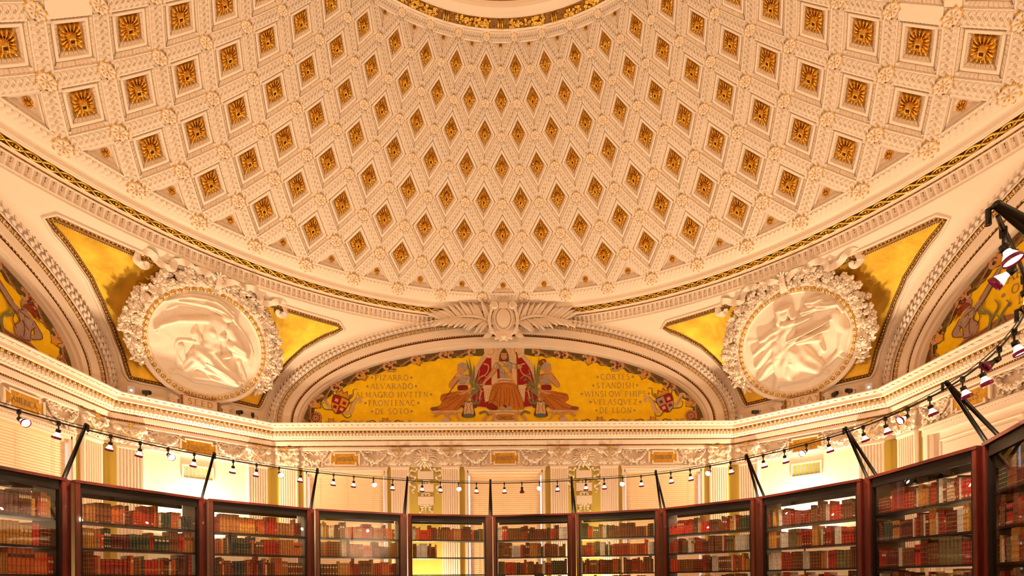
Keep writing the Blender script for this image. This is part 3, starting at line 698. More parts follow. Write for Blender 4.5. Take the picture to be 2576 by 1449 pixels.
for side, L in {'far': [-4.33, -2.97, -.67, .67, 2.97, 4.33], 'left': [4.33, 2.97], 'right': [-4.33, -2.97], 'far_left': [-.625, .625], 'far_right': [-.625, .625]}.items():
    for u in L: link('fruit_festoon', me_fest, WALLS[side], loc=(u, (YQ if '_' in side else YP) + .06, 4.285))
# ---- name plaques
PQP = [(.227, .125), (.227, .065), (.305, .105), (.305, -.105), (.227, -.065), (.227, -.125), (-.227, -.125), (-.227, -.065), (-.305, -.105), (-.305, .105), (-.227, .065), (-.227, .125)]
M['plaque_gold'] = mat('plaque_gold', (0.72, 0.36, 0.03), 0.5, metal=0.35, bump=0.6, bscale=35, var=0.4, vscale=30)
def plaque(side, u, word, label):
    o = empty('name_plaque', (0, 0, 0), ROT[side]); Y = (YQ if '_' in side else YP) - .005
    o.location = Matrix.Rotation(ROT[side], 4, 'Z') @ Vector((u, Y, 4.45)); setp(o, label, 'plaque', 'gilded name plaques in the frieze')
    mb = MB(); big = [(x * 1.07 + (.012 if x > 0 else -.012), z * 1.09 + (.012 if z > 0 else -.012)) for x, z in PQP]; mb.prism(big, .018, .075); mb.build('frame_back', M['plaster'], o)
    mb = MB(); n = len(PQP)
    for i in range(n):
        a, b = big[i], big[(i + 1) % n]; c, d = PQP[(i + 1) % n], PQP[i]
        mb.add([(a[0], 0, a[1]), (b[0], 0, b[1]), (c[0], .004, c[1]), (d[0], .004, d[1]), (c[0], .02, c[1]), (d[0], .02, d[1]), (a[0], .02, a[1]), (b[0], .02, b[1])], [(0, 1, 2, 3), (3, 2, 4, 5), (0, 6, 7, 1)])
    mb.build('frame', M['plaster'], o)
    mb = MB(); mb.prism(PQP, .014, .03); mb.build('gold_field', M['plaque_gold'], o)
    mb = MB(); text(mb, word, 0, -.045, .09, .014, .004, gap=.12, maxw=.40); mb.build('lettering', M['letter'], o)
for side, u, w, l in (('far', -3.645, 'EXPLORATION', 'gilded name plaque lettered EXPLORATION above the far left blind'), ('far', 0, 'DOMINION', 'gilded name plaque lettered DOMINION above the middle blind'), ('far', 3.645, 'COLONIZATION', 'gilded name plaque lettered COLONIZATION above the far right blind'),
                      ('far_left', 0, 'FRANCE', 'gilded name plaque lettered FRANCE in the far left corner'), ('far_right', 0, 'ENGLAND', 'gilded name plaque lettered ENGLAND in the far right corner'),
                      ('left', 3.645, 'AMERICA', 'gilded name plaque lettered AMERICA on the left wall'), ('right', -3.645, 'ARTS', 'gilded name plaque lettered ARTS on the right wall behind the bracket')): plaque(side, u, w, l)
# ---- lion heads with ribbons and blank tablets on the olive panels
def lion():
    mb = MB(); r = random.Random(2)
    mb.ball((0, -.03, .26), (.085, .06, .10), 12, 8); mb.ball((0, -.085, .215), (.048, .05, .045), 10, 6); mb.ball((0, -.125, .235), (.026, .02, .018), 8, 5)
    mb.ball((0, -.08, .155), (.034, .035, .020), 8, 5)
    for s in (-1, 1):
        mb.ball((s * .042, -.08, .275), (.024, .022, .014), 8, 5); mb.ball((s * .04, -.083, .30), (.034, .022, .012), 8, 5, R=np.array([[math.cos(.4), 0, s * math.sin(.4)], [0, 1, 0], [-s * math.sin(.4), 0, math.cos(.4)]]))
        mb.ball((s * .034, -.11, .20), (.024, .024, .022), 8, 5); mb.ball((s * .085, -.035, .325), (.028, .02, .03), 8, 5)
    for ring_, n, L in ((.085, 16, .10), (.12, 22, .12)):
        for i in range(n):
            an = 2 * pi * i / n + r.uniform(-.1, .1); c, s = math.cos(an), math.sin(an)
            mb.tube(cr([(c * ring_ * .8, -.03, .255 + s * ring_), (c * (ring_ + L * .4), -.045, .255 + s * (ring_ + L * .35)), (c * (ring_ + L * .8) + .02 * math.sin(3 * an), -.012, .255 + s * (ring_ + L * .6) - .02)], 3), [.018] * 3 + [.016] * 2 + [.010, .004], 5)
    return mb.me('lion_head', M['plaster'], True)
def ribbon_strip(mb, pts, w, y, n=6):
    P = cr([(p[0], p[1], 0) for p in pts], n); rows = []
    for i, p in enumerate(P):
        t = P[min(len(P) - 1, i + 1)] - P[max(0, i - 1)]; t /= np.linalg.norm(t) + 1e-9; wv = w * (1.0 if i < len(P) - 4 else (len(P) - i) / 5)
        yy = y - .012 * math.sin(i * 1.1); nx, nz = -t[1], t[0]
        rows.append([(p[0] + nx * wv / 2, yy, p[1] + nz * wv / 2), (p[0], yy - .008, p[1]), (p[0] - nx * wv / 2, yy, p[1] - nz * wv / 2)])
    mb.grid(np.array(rows)); 
me_lion = lion()
def scroll_bits(z, k):
    mb = MB()
    for s in (-1, 1):
        mb.tube(cr([(0, -.01, z + .02), (s * .04, -.02, z + .03), (s * .085, -.02, z + .015), (s * .10, -.02, z - .02), (s * .07, -.02, z - .03), (s * .065, -.02, z - .01)], 5), .012, 5)
        leaf(mb, (s * .03, -.005, z), (s, -.1, -.4), (0, -1, 0), .08, .018, .02)
        if k == 2: ribbon_strip(mb, [(s * .02, z + .01), (s * .10, z + .04), (s * .12, z - .03), (s * .07, z - .06), (s * .14, z - .13), (s * .11, z - .15)], .03, -.01)
    mb.ball((0, -.02, z), (.018, .02, .035), 6, 4)
    if k == 2: mb.tube([(0, -.015, z), (0, -.02, z - .10), (0, -.02, z - .2)], [.012, .016, .03], 7)
    return mb
for u, nm in ((-1.82, 'left'), (1.82, 'right')):
    o = empty('lion_tablet_ornament', (u, 7.43, 4.20)); setp(o, 'lion head holding ribbons and three blank tablets, %s olive panel of the far wall' % nm, 'relief', 'lion tablet ornaments on the olive panels')
    link('lion_head', me_lion, o, loc=(0, -.035, -.03), scale=1.2)
    for zc in (4.077, 3.789, 3.496):
        mb = MB(); mb.box((0, -.012, zc - 4.20), (.181, .016, .092)); mb.build('tablet', M['plaster'], o)
    for s in (-1, 1):
        mb = MB(); ribbon_strip(mb, [(s * .10, .06), (s * .14, -.01), (s * .20, .03), (s * .24, -.03), (s * .33, -.005), (s * .38, -.07), (s * .34, -.13), (s * .24, -.17), (s * .31, -.24), (s * .38, -.25), (s * .36, -.33), (s * .25, -.40), (s * .31, -.48), (s * .27, -.54)], .045, -.02); mb.build('ribbon', M['plaster'], o)
    for k, z in enumerate((-.27, -.56, -.83)): scroll_bits(z, k).build('scroll_ornament', M['plaster'], o, smooth=True)
# ---- windows with blinds, one door
slat_mb = MB(); n = 2
slat_mb.grid(np.array([[(x, yy, zz) for yy, zz in ((-.010, .026), (-.012, .006), (-.004, -.012), (.010, -.024))] for x in (-.815, .815)])); slat_me = slat_mb.me('slat', M['blind'])
slat_w = MB(); slat_w.grid(np.array([[(x, yy, zz) for yy, zz in ((-.010, .026), (-.012, .006), (-.004, -.012), (.010, -.024))] for x in (-.845, .845)])); slat_we = slat_w.me('slat', M['blind'])
M['daylight'] = mat('daylight_pane', (.5, .6, .8), 0.2, emit=(0.55, 0.75, 1.0), estr=1.6)
wi = 0
BL = {('far', -3.65): 'cream slatted blind left of the far wall, under EXPLORATION', ('far', 0): 'cream slatted blind in the middle of the far wall, under DOMINION', ('far', 3.65): 'cream slatted blind right on the far wall, under COLONIZATION', ('left', 3.65): 'large cream slatted blind on the left wall, under AMERICA'}
for side, u in (('far', -3.65), ('far', 0), ('far', 3.65), ('left', 3.65), ('left', 0), ('right', 0), ('right', 3.65), ('left', -3.65), ('near', 0)):
    wi += 1; hw = .92 if u == 0 else .95; R = Matrix.Rotation(ROT[side], 4, 'Z')
    o = empty('window_%d' % wi, R @ Vector((u, 7.44, .8)), ROT[side]); setp(o, kind='structure')
    mb = MB()
    for s in (-1, 1):
        mb.box2((s * hw, -.05, 0), (s * (hw - .055), .16, 3.40)); mb.box2((s * (hw - .055), -.035, 0), (s * (hw - .075), .16, 3.385))
    mb.box2((-hw - .01, -.055, 3.385), (hw + .01, .0, 3.445)); mb.box2((-hw, -.035, 3.33), (hw, .1, 3.385)); mb.box2((-hw - .02, -.07, 3.44), (hw + .02, 0, 3.46))
    for x in np.arange(-hw + .03, hw, .05): mb.box((x, -.06, 3.412), (.011, .008, .012))
    mb.box2((-hw - .05, -.10, -.04), (hw + .05, .1, 0)); mb.build('frame', M['plaster'], o)
    mb = MB(); mb.box2((-hw, .18, 0), (hw, .19, 3.38)); mb.build('pane', M['daylight'], o)
    if (side, u) in BL:
        b = empty('window_blind', R @ Vector((u, 7.44, .8)), ROT[side]); setp(b, BL[(side, u)], 'blind', 'slatted window blinds')
        me = slat_me if u == 0 else slat_we
        for k in range(62):
            link('slat', me, b, loc=(0, .055, 3.245 - .0455 * k))
        mb = MB(); mb.box((0, .05, 3.305), (hw - .085, .03, .032)); mb.build('headrail', M['blind'], b)
        for x in (-.62, 0, .62):
            mb = MB(); mb.tube([(x, .032, 3.30), (x, .032, .42)], .0035, 4); mb.build('ladder_cord', M['blind'], b)
    else:
        mb = MB(); mb.box2((-hw + .06, .06, .02), (hw - .06, .07, 3.36)); mb.build('shade', M['blind'], o)
# door on the right wall
R = Matrix.Rotation(ROT['right'], 4, 'Z'); o = empty('door_1', R @ Vector((-3.65, 7.44, 0)), ROT['right']); setp(o, kind='structure')
mb = MB()
for s in (-1, 1): mb.box2((s * .95, -.05, 0), (s * .86, .16, 4.18)); mb.box2((s * .86, -.03, 0), (s * .83, .16, 4.16))
mb.box2((-.96, -.055, 4.12), (.96, .16, 4.27)); mb.box2((-.99, -.09, 4.235), (.99, 0, 4.27))
for x in np.arange(-.92, .95, .05): mb.box((x, -.062, 4.222), (.011, .010, .010))
mb.build('door_frame', M['plaster'], o)
mb = MB(); mb.box2((-.84, .05, 0), (.84, .09, 4.13)); mb.build('door_leaf', M['plaster'], o)
for (x0, x1, z0, z1) in ((-.70, .70, 3.30, 3.98), (-.70, -.06, 1.5, 2.9), (.06, .70, 1.5, 2.9)):
    mb = MB()
    for a, b in (((x0, z0), (x1, z0)), ((x1, z0), (x1, z1)), ((x1, z1), (x0, z1)), ((x0, z1), (x0, z0))):
        mb.tube([(a[0], .05, a[1]), (b[0], .05, b[1])], .022, 6); 
    mb.box2((x0 + .07, .036, z0 + .07), (x1 - .07, .06, z1 - .07)); mb.build('raised_panel', M['plaster'], o)
# ---- ventilation grilles on the corner walls
for side, l, c in (('far_left', 'cream wall ventilation grille with pale yellow slats under FRANCE', (0.80, 0.66, 0.36)), ('far_right', 'wall ventilation grille with yellow and blue slats under ENGLAND', (0.74, 0.52, 0.12))):
    R = Matrix.Rotation(ROT[side], 4, 'Z'); o = empty('vent_grille', R @ Vector((0, 9.006, 3.935)), ROT[side]); setp(o, l, 'grille', 'wall ventilation grilles')
    mb = MB()
    for a, b in (((-.29, -.15), (.29, -.12)), ((-.29, .12), (.29, .15)), ((-.29, -.12), (-.265, .12)), ((.265, -.12), (.29, .12))): mb.box2((a[0], -.022, a[1]), (b[0], .0, b[1]))
    mb.build('frame', M['cream'], o)
    my = mat('vent_yellow_' + side, c, .5); mbl = mat('vent_blue_' + side, (.42, .52, .50) if side == 'far_right' else (.66, .68, .60), .5)
    for k in range(22):
        mb = MB(); mb.box((-.255 + k * .0243, -.008, 0), (.0085, .008, .12), R=np.array([[.9, -.43, 0], [.43, .9, 0], [0, 0, 1]])); mb.build('slat', my if k % 3 else mbl, o)
    mb = MB(); mb.box2((-.27, -.003, -.125), (.27, .0, .125)); mb.build('back', mbl, o)
# ================================================================== lunette murals (flat painting on the wall)
YM = 7.47
C_ = dict(olive=(.13, .10, .025), scroll=(.62, .33, .17), scroll2=(.42, .20, .09), brown=(.24, .09, .025), orange=(.72, .33, .03), red=(.33, .012, .012), dred=(.22, .02, .01), beige=(.66, .44, .25), grey=(.42, .33, .25), skin=(.60, .30, .15), skirt=(.50, .17, .025), skirt2=(.33, .085, .012), sash=(.78, .40, .04), green=(.20, .19, .075), green2=(.30, .28, .13), hair=(.26, .06, .015), pale=(.74, .52, .32), blue=(.12, .16, .16), line=(.14, .05, .015), hood=(.12, .085, .03), lilac=(.40, .26, .22))
class Paint(MB):
    def __init__(s, layer=0): super().__init__(); s.y = YM - .0008 * layer - .0006
    def up(s, k=1): s.y -= .00022 * k
    def poly(s, pts, c):
        s.up(); n = len(pts); s.add([(u, s.y, z) for u, z in pts], [tuple(range(n))], 0, C_[c] if isinstance(c, str) else c)
    def smooth(s, pts, c, n=4): s.poly([(p[0], p[1]) for p in cr([(a, b, 0) for a, b in pts], n, closed=True)], c)
    def ell(s, cu, cz, ru, rz, c, n=22, rot=0.0):
        s.poly([(cu + ru * math.cos(a) * math.cos(rot) - rz * math.sin(a) * math.sin(rot), cz + ru * math.cos(a) * math.sin(rot) + rz * math.sin(a) * math.cos(rot)) for a in np.linspace(0, 2 * pi, n, endpoint=False)], c)
    def line(s, pts, w, c, n=4):
        s.up(); P = cr([(a, b, 0) for a, b in pts], n) if len(pts) > 2 else [np.array((a, b, 0.)) for a, b in pts]; P = [np.array(p[:2]) for p in P]; L, R = [], []; m = len(P)
        for i in range(m):
            t = P[min(m - 1, i + 1)] - P[max(0, i - 1)]; t = t / (np.linalg.norm(t) + 1e-9); ww = w if not hasattr(w, '__len__') else w[0] + (w[1] - w[0]) * i / max(1, m - 1); nn = np.array([-t[1], t[0]]) * ww / 2; L.append(P[i] + nn); R.append(P[i] - nn)
        V = [(p[0], s.y, p[1]) for p in L] + [(p[0], s.y, p[1]) for p in R]; s.add(V, [(i, m + i, m + i + 1, i + 1) for i in range(m - 1)], 0, C_[c] if isinstance(c, str) else c)
def edge(t, k=1.0, dz=0.0): return (4.68 * k * math.cos(t), ZA + 1.815 * k * math.sin(t) + dz)
def frame_at(t, inward):
    # point inside the lunette edge, with tangent and inward normal
    A, B = 4.68, 1.815; tx, tz = -A * math.sin(t), B * math.cos(t); L = math.hypot(tx, tz); tx /= L; tz /= L
    nx, nz = -tz, tx
    if nx * math.cos(t) + nz * math.sin(t) > 0: nx, nz = -nx, -nz
    return (A * math.cos(t) + nx * inward, ZA + B * math.sin(t) + nz * inward), (tx, tz), (nx, nz)
def loc(t, s, d):
    p, T, N = frame_at(t, d + .055); return (p[0] + T[0] * s, p[1] + T[1] * s)
def motif(p, f, sg=1, sc=1.0):
    # leafy C-scroll unit; f(s,d) maps along/inward coordinates
    g = lambda *q: [f(a * sg * sc, b * sc) for a, b in q]
    p.line(g((-.19, .03), (-.10, .05), (0, .10), (.10, .12), (.20, .07)), (.09 * sc, .035 * sc), 'brown')
    p.line(g((-.16, .06), (-.06, .09), (.04, .14), (.12, .15)), .03 * sc, 'green2')
    p.line(g((-.10, .13), (-.02, .17), (.06, .15)), (.03 * sc, .008), 'dred')
    p.line(g((-.30, .10), (-.31, .03), (-.24, .015), (-.18, .06), (-.20, .13), (-.27, .15)), (.075 * sc, .05 * sc), 'scroll')
    p.line(g((-.30, .07), (-.28, .02), (-.22, .02)), .014 * sc, 'line')
    p.line(g((.17, .05), (.25, .03), (.30, .08), (.28, .15), (.22, .15)), (.06 * sc, .045 * sc), 'scroll')
    p.line(g((.20, .03), (.28, .03), (.32, .09)), .010 * sc, 'line')
    for a, b in ((-.05, .05), (.05, .06)): p.ell(*f(a * sg * sc, b * sc), .022 * sc, .022 * sc, 'dred', 8)
def shieldlet(p, f, sc=1.0):
    q = lambda *L: [f(a * sc, b * sc) for a, b in L]
    p.smooth(q((-.075, .01), (-.06, .10), (-.085, .16), (-.03, .20), (.0, .24), (.03, .20), (.085, .16), (.06, .10), (.075, .01), (0, .03)), 'line'); p.smooth(q((-.062, .02), (-.048, .10), (-.07, .155), (-.025, .19), (.0, .22), (.025, .19), (.07, .155), (.048, .10), (.062, .02), (0, .04)), 'orange')
def rosette(p, u, z, r):
    p.ell(u, z, r, r, 'line', 28); p.ell(u, z, r * .95, r * .95, 'scroll', 28)
    for k in range(12): a = k * pi / 6; p.ell(u + r * .62 * math.cos(a), z + r * .62 * math.sin(a), r * .17, r * .12, 'dred', 8, a)
    p.ell(u, z, r * .36, r * .36, 'dred', 16); p.ell(u, z, r * .30, r * .30, 'scroll', 16); p.ell(u, z, r * .13, r * .13, 'dred', 10)
def ground():
    mb = MB(); n = 80; V = [(4.70 * math.cos(t), YM, ZA + 1.83 * math.sin(t)) for t in np.linspace(0, pi, n)] + [(-4.70, YM, 5.16), (4.70, YM, 5.16)]
    V2 = [(v[0], YM + .03, v[2]) for v in V]; L = len(V); mb.add(V + V2, [tuple(range(L)), tuple(range(2 * L - 1, L - 1, -1))] + [(i, i + L, (i + 1) % L + L, (i + 1) % L) for i in range(L)]); return mb.me('gold_ground', M['mural'])
def border(t0=0.0, t1=pi, cut=None, shields=True):
    p = Paint(0); TS = np.linspace(t0, t1, 160); rows = []
    for i, t in enumerate(TS): a = frame_at(t, 0)[0]; b = frame_at(t, .20 + .02 * math.sin(i * .9))[0]; rows.append([(a[0], p.y, a[1]), (b[0], p.y, b[1])])
    p.grid(np.array(rows), c=C_['olive'], flip=True)
    ts = ell_even(4.68, 1.815, .64)
    for i, t in enumerate(ts):
        if not (t0 + .03 < t < t1 - .03) or (cut and abs(t - pi / 2) < cut): continue
        motif(p, lambda s, d, t=t: loc(t, s, d), 1 if t > pi / 2 else -1)
        tm = t + (ts[1] - ts[0]) / 2 if i + 1 < len(ts) else None
        if i + 1 < len(ts):
            tm = (t + ts[i + 1]) / 2
            if t0 + .05 < tm < t1 - .05 and not (cut and abs(tm - pi / 2) < cut):
                if i % 2 == 0: shieldlet(p, lambda s, d, t=tm: loc(t, s, d))
                else:
                    p.line([loc(tm, 0, .01), loc(tm, 0, .15)], .05, 'dred'); p.line([loc(tm, -.02, .02), loc(tm, .02, .14)], .012, 'line')
    return p
def bottom(u0, u1, gapc=None):
    p = Paint(0); n = 60; rows = []
    for i in range(n + 1):
        u = u0 + (u1 - u0) * i / n
        if gapc and abs(u) < gapc: u = math.copysign(gapc, u)
        rows.append([(u, p.y, 5.16), (u, p.y, 5.30 + .02 * math.sin(i * 1.7))])
    p.grid(np.array(rows), c=C_['brown'], flip=True); k = 0
    for u in np.arange(u0 + .3, u1 - .2, .62):
        if gapc and abs(u) < gapc + .2: continue
        motif(p, lambda s, d, u=u: (u + s, 5.20 + d), 1 if k % 2 else -1, .95); k += 1
        if u + .31 < u1 - .2 and not (gapc and abs(u + .31) < gapc + .15) and k % 2: shieldlet(p, lambda s, d, u=u: (u + .31 + s, 5.43 - d), .9)
    return p
def coat(p, cu, cz, left):
    s = 1 if left else -1
    q = lambda *L: [(cu + s * (a * .88 + b * .34) * 1.0, cz + (b * .9 - a * .36)) for a, b in L]
    for pts in (((.16, .18), (.23, .34), (.19, .46), (.28, .52)), ((-.15, .12), (-.26, .24), (-.24, .34)), ((-.10, -.16), (-.30, -.22), (-.40, -.12), (-.33, -.06)), ((.12, -.15), (.26, -.22), (.36, -.14), (.30, -.06)), ((.2, .1), (.30, .22), (.36, .20))): p.line(q(*pts), (.035, .012), 'green')
    p.line(q((.20, -.12), (.33, -.02), (.30, .16), (.36, .30), (.45, .30), (.44, .22)), (.10, .05), 'beige'); p.line(q((.27, -.05), (.27, .16), (.33, .32)), .010, 'line')
    p.line(q((-.18, -.14), (-.32, -.06), (-.42, .06), (-.50, .03), (-.49, -.05)), (.10, .05), 'beige'); p.line(q((-.24, -.12), (-.40, .0)), .010, 'line')
    p.smooth(q((-.205, .19), (0, .215), (.205, .19), (.195, -.03), (.12, -.16), (0, -.225), (-.12, -.16), (-.195, -.03)), 'line')
    b1, b2 = ('red', 'orange') if left else ('red', 'grey')
    p.poly(q((-.19, .18), (0, .195), (0, 0), (-.19, 0)), b1); p.poly(q((0, .195), (.19, .18), (.19, 0), (0, 0)), b2); p.poly(q((-.19, 0), (0, 0), (0, -.21), (-.11, -.15), (-.18, -.05)), b2); p.poly(q((0, 0), (.19, 0), (.18, -.05), (.11, -.15), (0, -.21)), b1)
    for a, b, c in ((-.10, .09, 'beige'), (.09, -.07, 'beige'), (.10, .09, 'dred'), (-.08, -.07, 'dred')):
        p.poly(q((a - .045, b - .04), (a + .045, b - .04), (a + .04, b + .01), (a + .045, b + .045), (a + .02, b + .02), (a, b + .05), (a - .02, b + .02), (a - .045, b + .045), (a - .04, b + .01)), c)
    p.poly(q((-.17, .23), (-.20, .35), (-.12, .29), (-.07, .39), (0, .31), (.07, .39), (.12, .29), (.20, .35), (.17, .23)), 'brown'); p.poly(q((-.15, .24), (-.16, .31), (-.11, .27), (-.06, .35), (0, .28), (.06, .35), (.11, .27), (.16, .31), (.15, .24)), 'orange')
def crown(p, u, z):
    p.poly([(u - .085, z - .04), (u + .085, z - .04), (u + .12, z + .045), (u + .09, z + .015), (u + .065, z + .015), (u + .065, z + .06), (u + .03, z + .06), (u + .03, z + .015), (u - .03, z + .015), (u - .03, z + .06), (u - .065, z + .06), (u - .065, z + .015), (u - .09, z + .015), (u - .12, z + .045)], 'line')
    p.poly([(u - .08, z - .03), (u + .08, z - .03), (u + .095, z + .005), (u - .095, z + .005)], 'beige')
def words(o, L, cu, hgt=.122):
    for s, z in L:
        w = text(MB(), s, cu, z - hgt / 2, hgt, YM, .003, gap=.17, wid=1.12); u = cu - w / 2
        for wd in s.split(' '):
            ww = text(MB(), wd, 0, 0, hgt, YM, .003, gap=.17, wid=1.12); mb = MB(); text(mb, wd, u + ww / 2, z - hgt / 2, hgt, YM - .0015, .0015, gap=.17, wid=1.12); mb.build('lettering', M['letter_mural'], o); u += ww + .67 * hgt * 1.12
        mb = MB()
        for k in (-1, 1): mb.prism([(cu + k * (w / 2 + .07) + .026 * math.cos(a), z + .026 * math.sin(a)) for a in np.linspace(0, 2 * pi, 12, endpoint=False)], YM - .006, YM)
        setp(mb.build('lettering_dots', M['letter_mural'], o), kind='stuff')
M['letter_mural'] = mat('mural_lettering', (0.40, 0.23, 0.10), 0.7)
me_ground = ground()
o = empty('lunette_mural', (0, 0, 0)); setp(o, 'yellow lunette mural with seated figures and name lists on the far wall', 'mural')
link('gold_ground', me_ground, o)
border(0, pi, .17).build('painted_border', M['paint'], o, col=True); bottom(-4.6, 4.6, 1.7).build('painted_foot_border', M['paint'], o, col=True)
words(o, [('PIZARRO', 6.352), ('ALVARADO', 6.150), ('ALMAGRO HVTTEN', 5.957), ('FRONTENAC', 5.765), ('DE SOTO', 5.572)], -2.592)
words(o, [('CORTES', 6.350), ('STANDISH', 6.150), ('WINSLOW PHIPS', 5.955), ('VELASQVEZ', 5.765), ('DE LEON', 5.572)], 2.580)
for u in (-2.59, 2.58): p = Paint(1); crown(p, u, 6.52); p.build('painted_crown', M['paint'], o, col=True)
for u, l in ((-3.80, True), (3.76, False)): p = Paint(6); coat(p, u, 5.72, l); p.build('coat_of_arms', M['paint'], o, col=True)
for u in (-4.34, 4.34): p = Paint(5); rosette(p, u, 5.43, .145); p.build('painted_rosette', M['paint'], o, col=True)
# figure group: coordinates in a 1800 x 1300 sketch of the middle of the mural
def q(*L): return [((x - 900.9) * .0022196, 8.173 - y * .0022222) for x, y in L]
p = Paint(2)
p.smooth(q((555, 1130), (545, 950), (590, 740), (690, 580), (790, 500), (905, 470), (1020, 500), (1120, 580), (1225, 740), (1265, 950), (1255, 1130)), 'beige'); p.smooth(q((600, 1120), (590, 950), (630, 760), (720, 620), (800, 545), (905, 515), (1010, 545), (1090, 620), (1185, 760), (1222, 950), (1212, 1120)), 'red')
for s in (1, -1):
    m = lambda *L: q(*[(905 + s * (x - 905), y) for x, y in L])
    for pts in (((640, 1050), (660, 950), (620, 880), (680, 800), (740, 840)), ((690, 680), (740, 700), (720, 780), (640, 820), (650, 740)), ((700, 1080), (740, 1020), (700, 960), (640, 990)), ((650, 900), (700, 900), (720, 950))): p.line(m(*pts), (.035, .012), 'scroll')
    p.smooth(m((700, 480), (800, 470), (830, 560), (760, 620), (705, 590)), 'pale'); p.line(m((715, 520), (760, 500), (800, 540), (770, 590), (730, 570)), .014, 'scroll2')
    p.poly(m((770, 600), (830, 600), (830, 900), (770, 900)), 'pale'); p.smooth(m((670, 910), (780, 905), (770, 950), (755, 1060), (700, 1060), (690, 950)), 'pale')
    for x in (700, 720, 740): p.line(m((x, 940), (x + 5, 1050)), .008, 'scroll2')
p.ell(*q((905, 620))[0], .24, .25, 'pale')
for k in range(13): a = math.radians(-10 + 200 * k / 12); c0 = q((905, 620))[0]; p.line([(c0[0] + .10 * math.cos(a), c0[1] + .10 * math.sin(a)), (c0[0] + .235 * math.cos(a), c0[1] + .245 * math.sin(a))], .006, 'scroll2')
p.build('painted_throne', M['paint'], o, col=True)
PB = (Paint(8), Paint(8))
for base, tips in (((560, 1010), ((640, 800), (600, 820), (670, 850), (690, 900), (560, 790))), ((590, 1130), ((540, 1010), (620, 960), (670, 1030), (520, 1060))), ((560, 900), ((540, 620), (510, 640), (590, 690)))):
    for s, p in ((1, PB[0]), (-1, PB[1])):
        for t in tips: a, b = (905 + s * (base[0] - 905), base[1]), (905 + s * (t[0] - 905), t[1]); p.line(q(a, ((a[0] + b[0]) / 2 + 12 * s, (a[1] + b[1]) / 2), b), (.055, .012), 'green'); p.line(q(a, b), .008, 'green2')
for p in PB: p.build('painted_palm', M['paint'], o, col=True)
p = Paint(14)
p.smooth(q((905, 520), (865, 570), (850, 630), (858, 668), (905, 655), (952, 668), (952, 610), (940, 565)), 'hood'); p.ell(*q((903, 596))[0], .075, .098, 'skin'); p.poly(q((870, 570), (935, 570), (920, 548), (888, 548)), 'hood')
for s in (1, -1): p.line(q((903 + s * 34, 580), (903 + s * 38, 630), (903 + s * 30, 670)), .032, 'hair')
for x in (890, 916): p.ell(*q((x, 588))[0], .012, .006, 'line', 8)
p.line(q((892, 622), (914, 622)), .010, 'dred'); p.line(q((903, 592), (900, 610)), .006, 'scroll2')
p.smooth(q((800, 705), (835, 740), (770, 820), (720, 865), (700, 892), (672, 890), (700, 845), (760, 760)), 'skin'); p.smooth(q((1000, 690), (1060, 688), (1088, 705), (1080, 730), (1010, 735)), 'skin')
p.line(q((1035, 560), (1041, 860), (1047, 1165)), .022, 'brown'); p.line(q((1030, 562), (1042, 620)), .032, 'hair')
p.smooth(q((862, 655), (812, 672), (790, 705), (800, 735), (850, 738), (856, 800), (870, 850), (960, 850), (972, 790), (975, 735), (1025, 725), (1018, 690), (985, 668), (950, 658), (905, 672)), 'grey'); p.line(q((905, 680), (908, 760), (905, 840)), .006, 'line')
for s in (1, -1): p.line(q((905 + s * 95, 690), (905 + s * 100, 720)), .05, 'beige')
p.poly(q((838, 668), (872, 660), (985, 800), (968, 822)), 'sash'); p.smooth(q((960, 790), (990, 780), (985, 830), (1020, 870), (990, 870), (968, 835)), 'orange')
p.smooth(q((840, 835), (965, 835), (990, 870), (985, 890), (830, 890), (825, 865)), 'beige'); p.line(q((835, 865), (905, 855), (985, 868)), .012, 'dred')
p.smooth(q((830, 880), (780, 915), (755, 1000), (735, 1080), (708, 1125), (740, 1155), (820, 1160), (870, 1140), (905, 1110), (960, 1150), (1030, 1160), (1108, 1150), (1095, 1080), (1055, 985), (1040, 915), (990, 880)), 'skirt')
for pts in (((820, 920), (800, 1020), (770, 1120)), ((870, 930), (860, 1030), (850, 1130)), ((950, 920), (960, 1020), (950, 1130)), ((1000, 920), (1030, 1030), (1060, 1140)), ((900, 960), (905, 1040), (900, 1110)), ((840, 960), (790, 1060), (740, 1130))): p.line(q(*pts), (.012, .03), 'skirt2')
p.smooth(q((712, 1120), (760, 1090), (830, 1130), (820, 1162), (745, 1158)), 'dred')
for pts in (((760, 1000), (800, 930), (850, 895), (905, 890), (960, 895), (1020, 920), (1060, 1000)), ((735, 1080), (790, 1060), (850, 1090)), ((780, 915), (760, 990), (735, 1080), (712, 1125)), ((1040, 915), (1060, 985), (1096, 1080), (1106, 1148)), ((980, 960), (1000, 1060), (1010, 1150)), ((815, 1010), (830, 1080), (815, 1150)), ((925, 930), (930, 1000), (925, 1080)), ((880, 900), (830, 960), (800, 1080))): p.line(q(*pts), .008, 'line')
for pts in (((800, 705), (770, 750), (715, 850)), ((835, 740), (780, 810), (715, 880)), ((812, 672), (850, 690), (856, 738)), ((950, 660), (985, 690), (975, 735)), ((862, 700), (905, 712), (960, 700)), ((858, 770), (905, 785), (968, 770)), ((1000, 690), (1060, 688), (1088, 705)), ((850, 640), (905, 655), (950, 640))): p.line(q(*pts), .006, 'line')
for x in (880, 955): p.smooth(q((x - 25, 1130), (x + 20, 1130), (x + 25, 1162), (x - 28, 1162)), 'grey')
p.build('painted_figure', M['paint'], o, col=True)
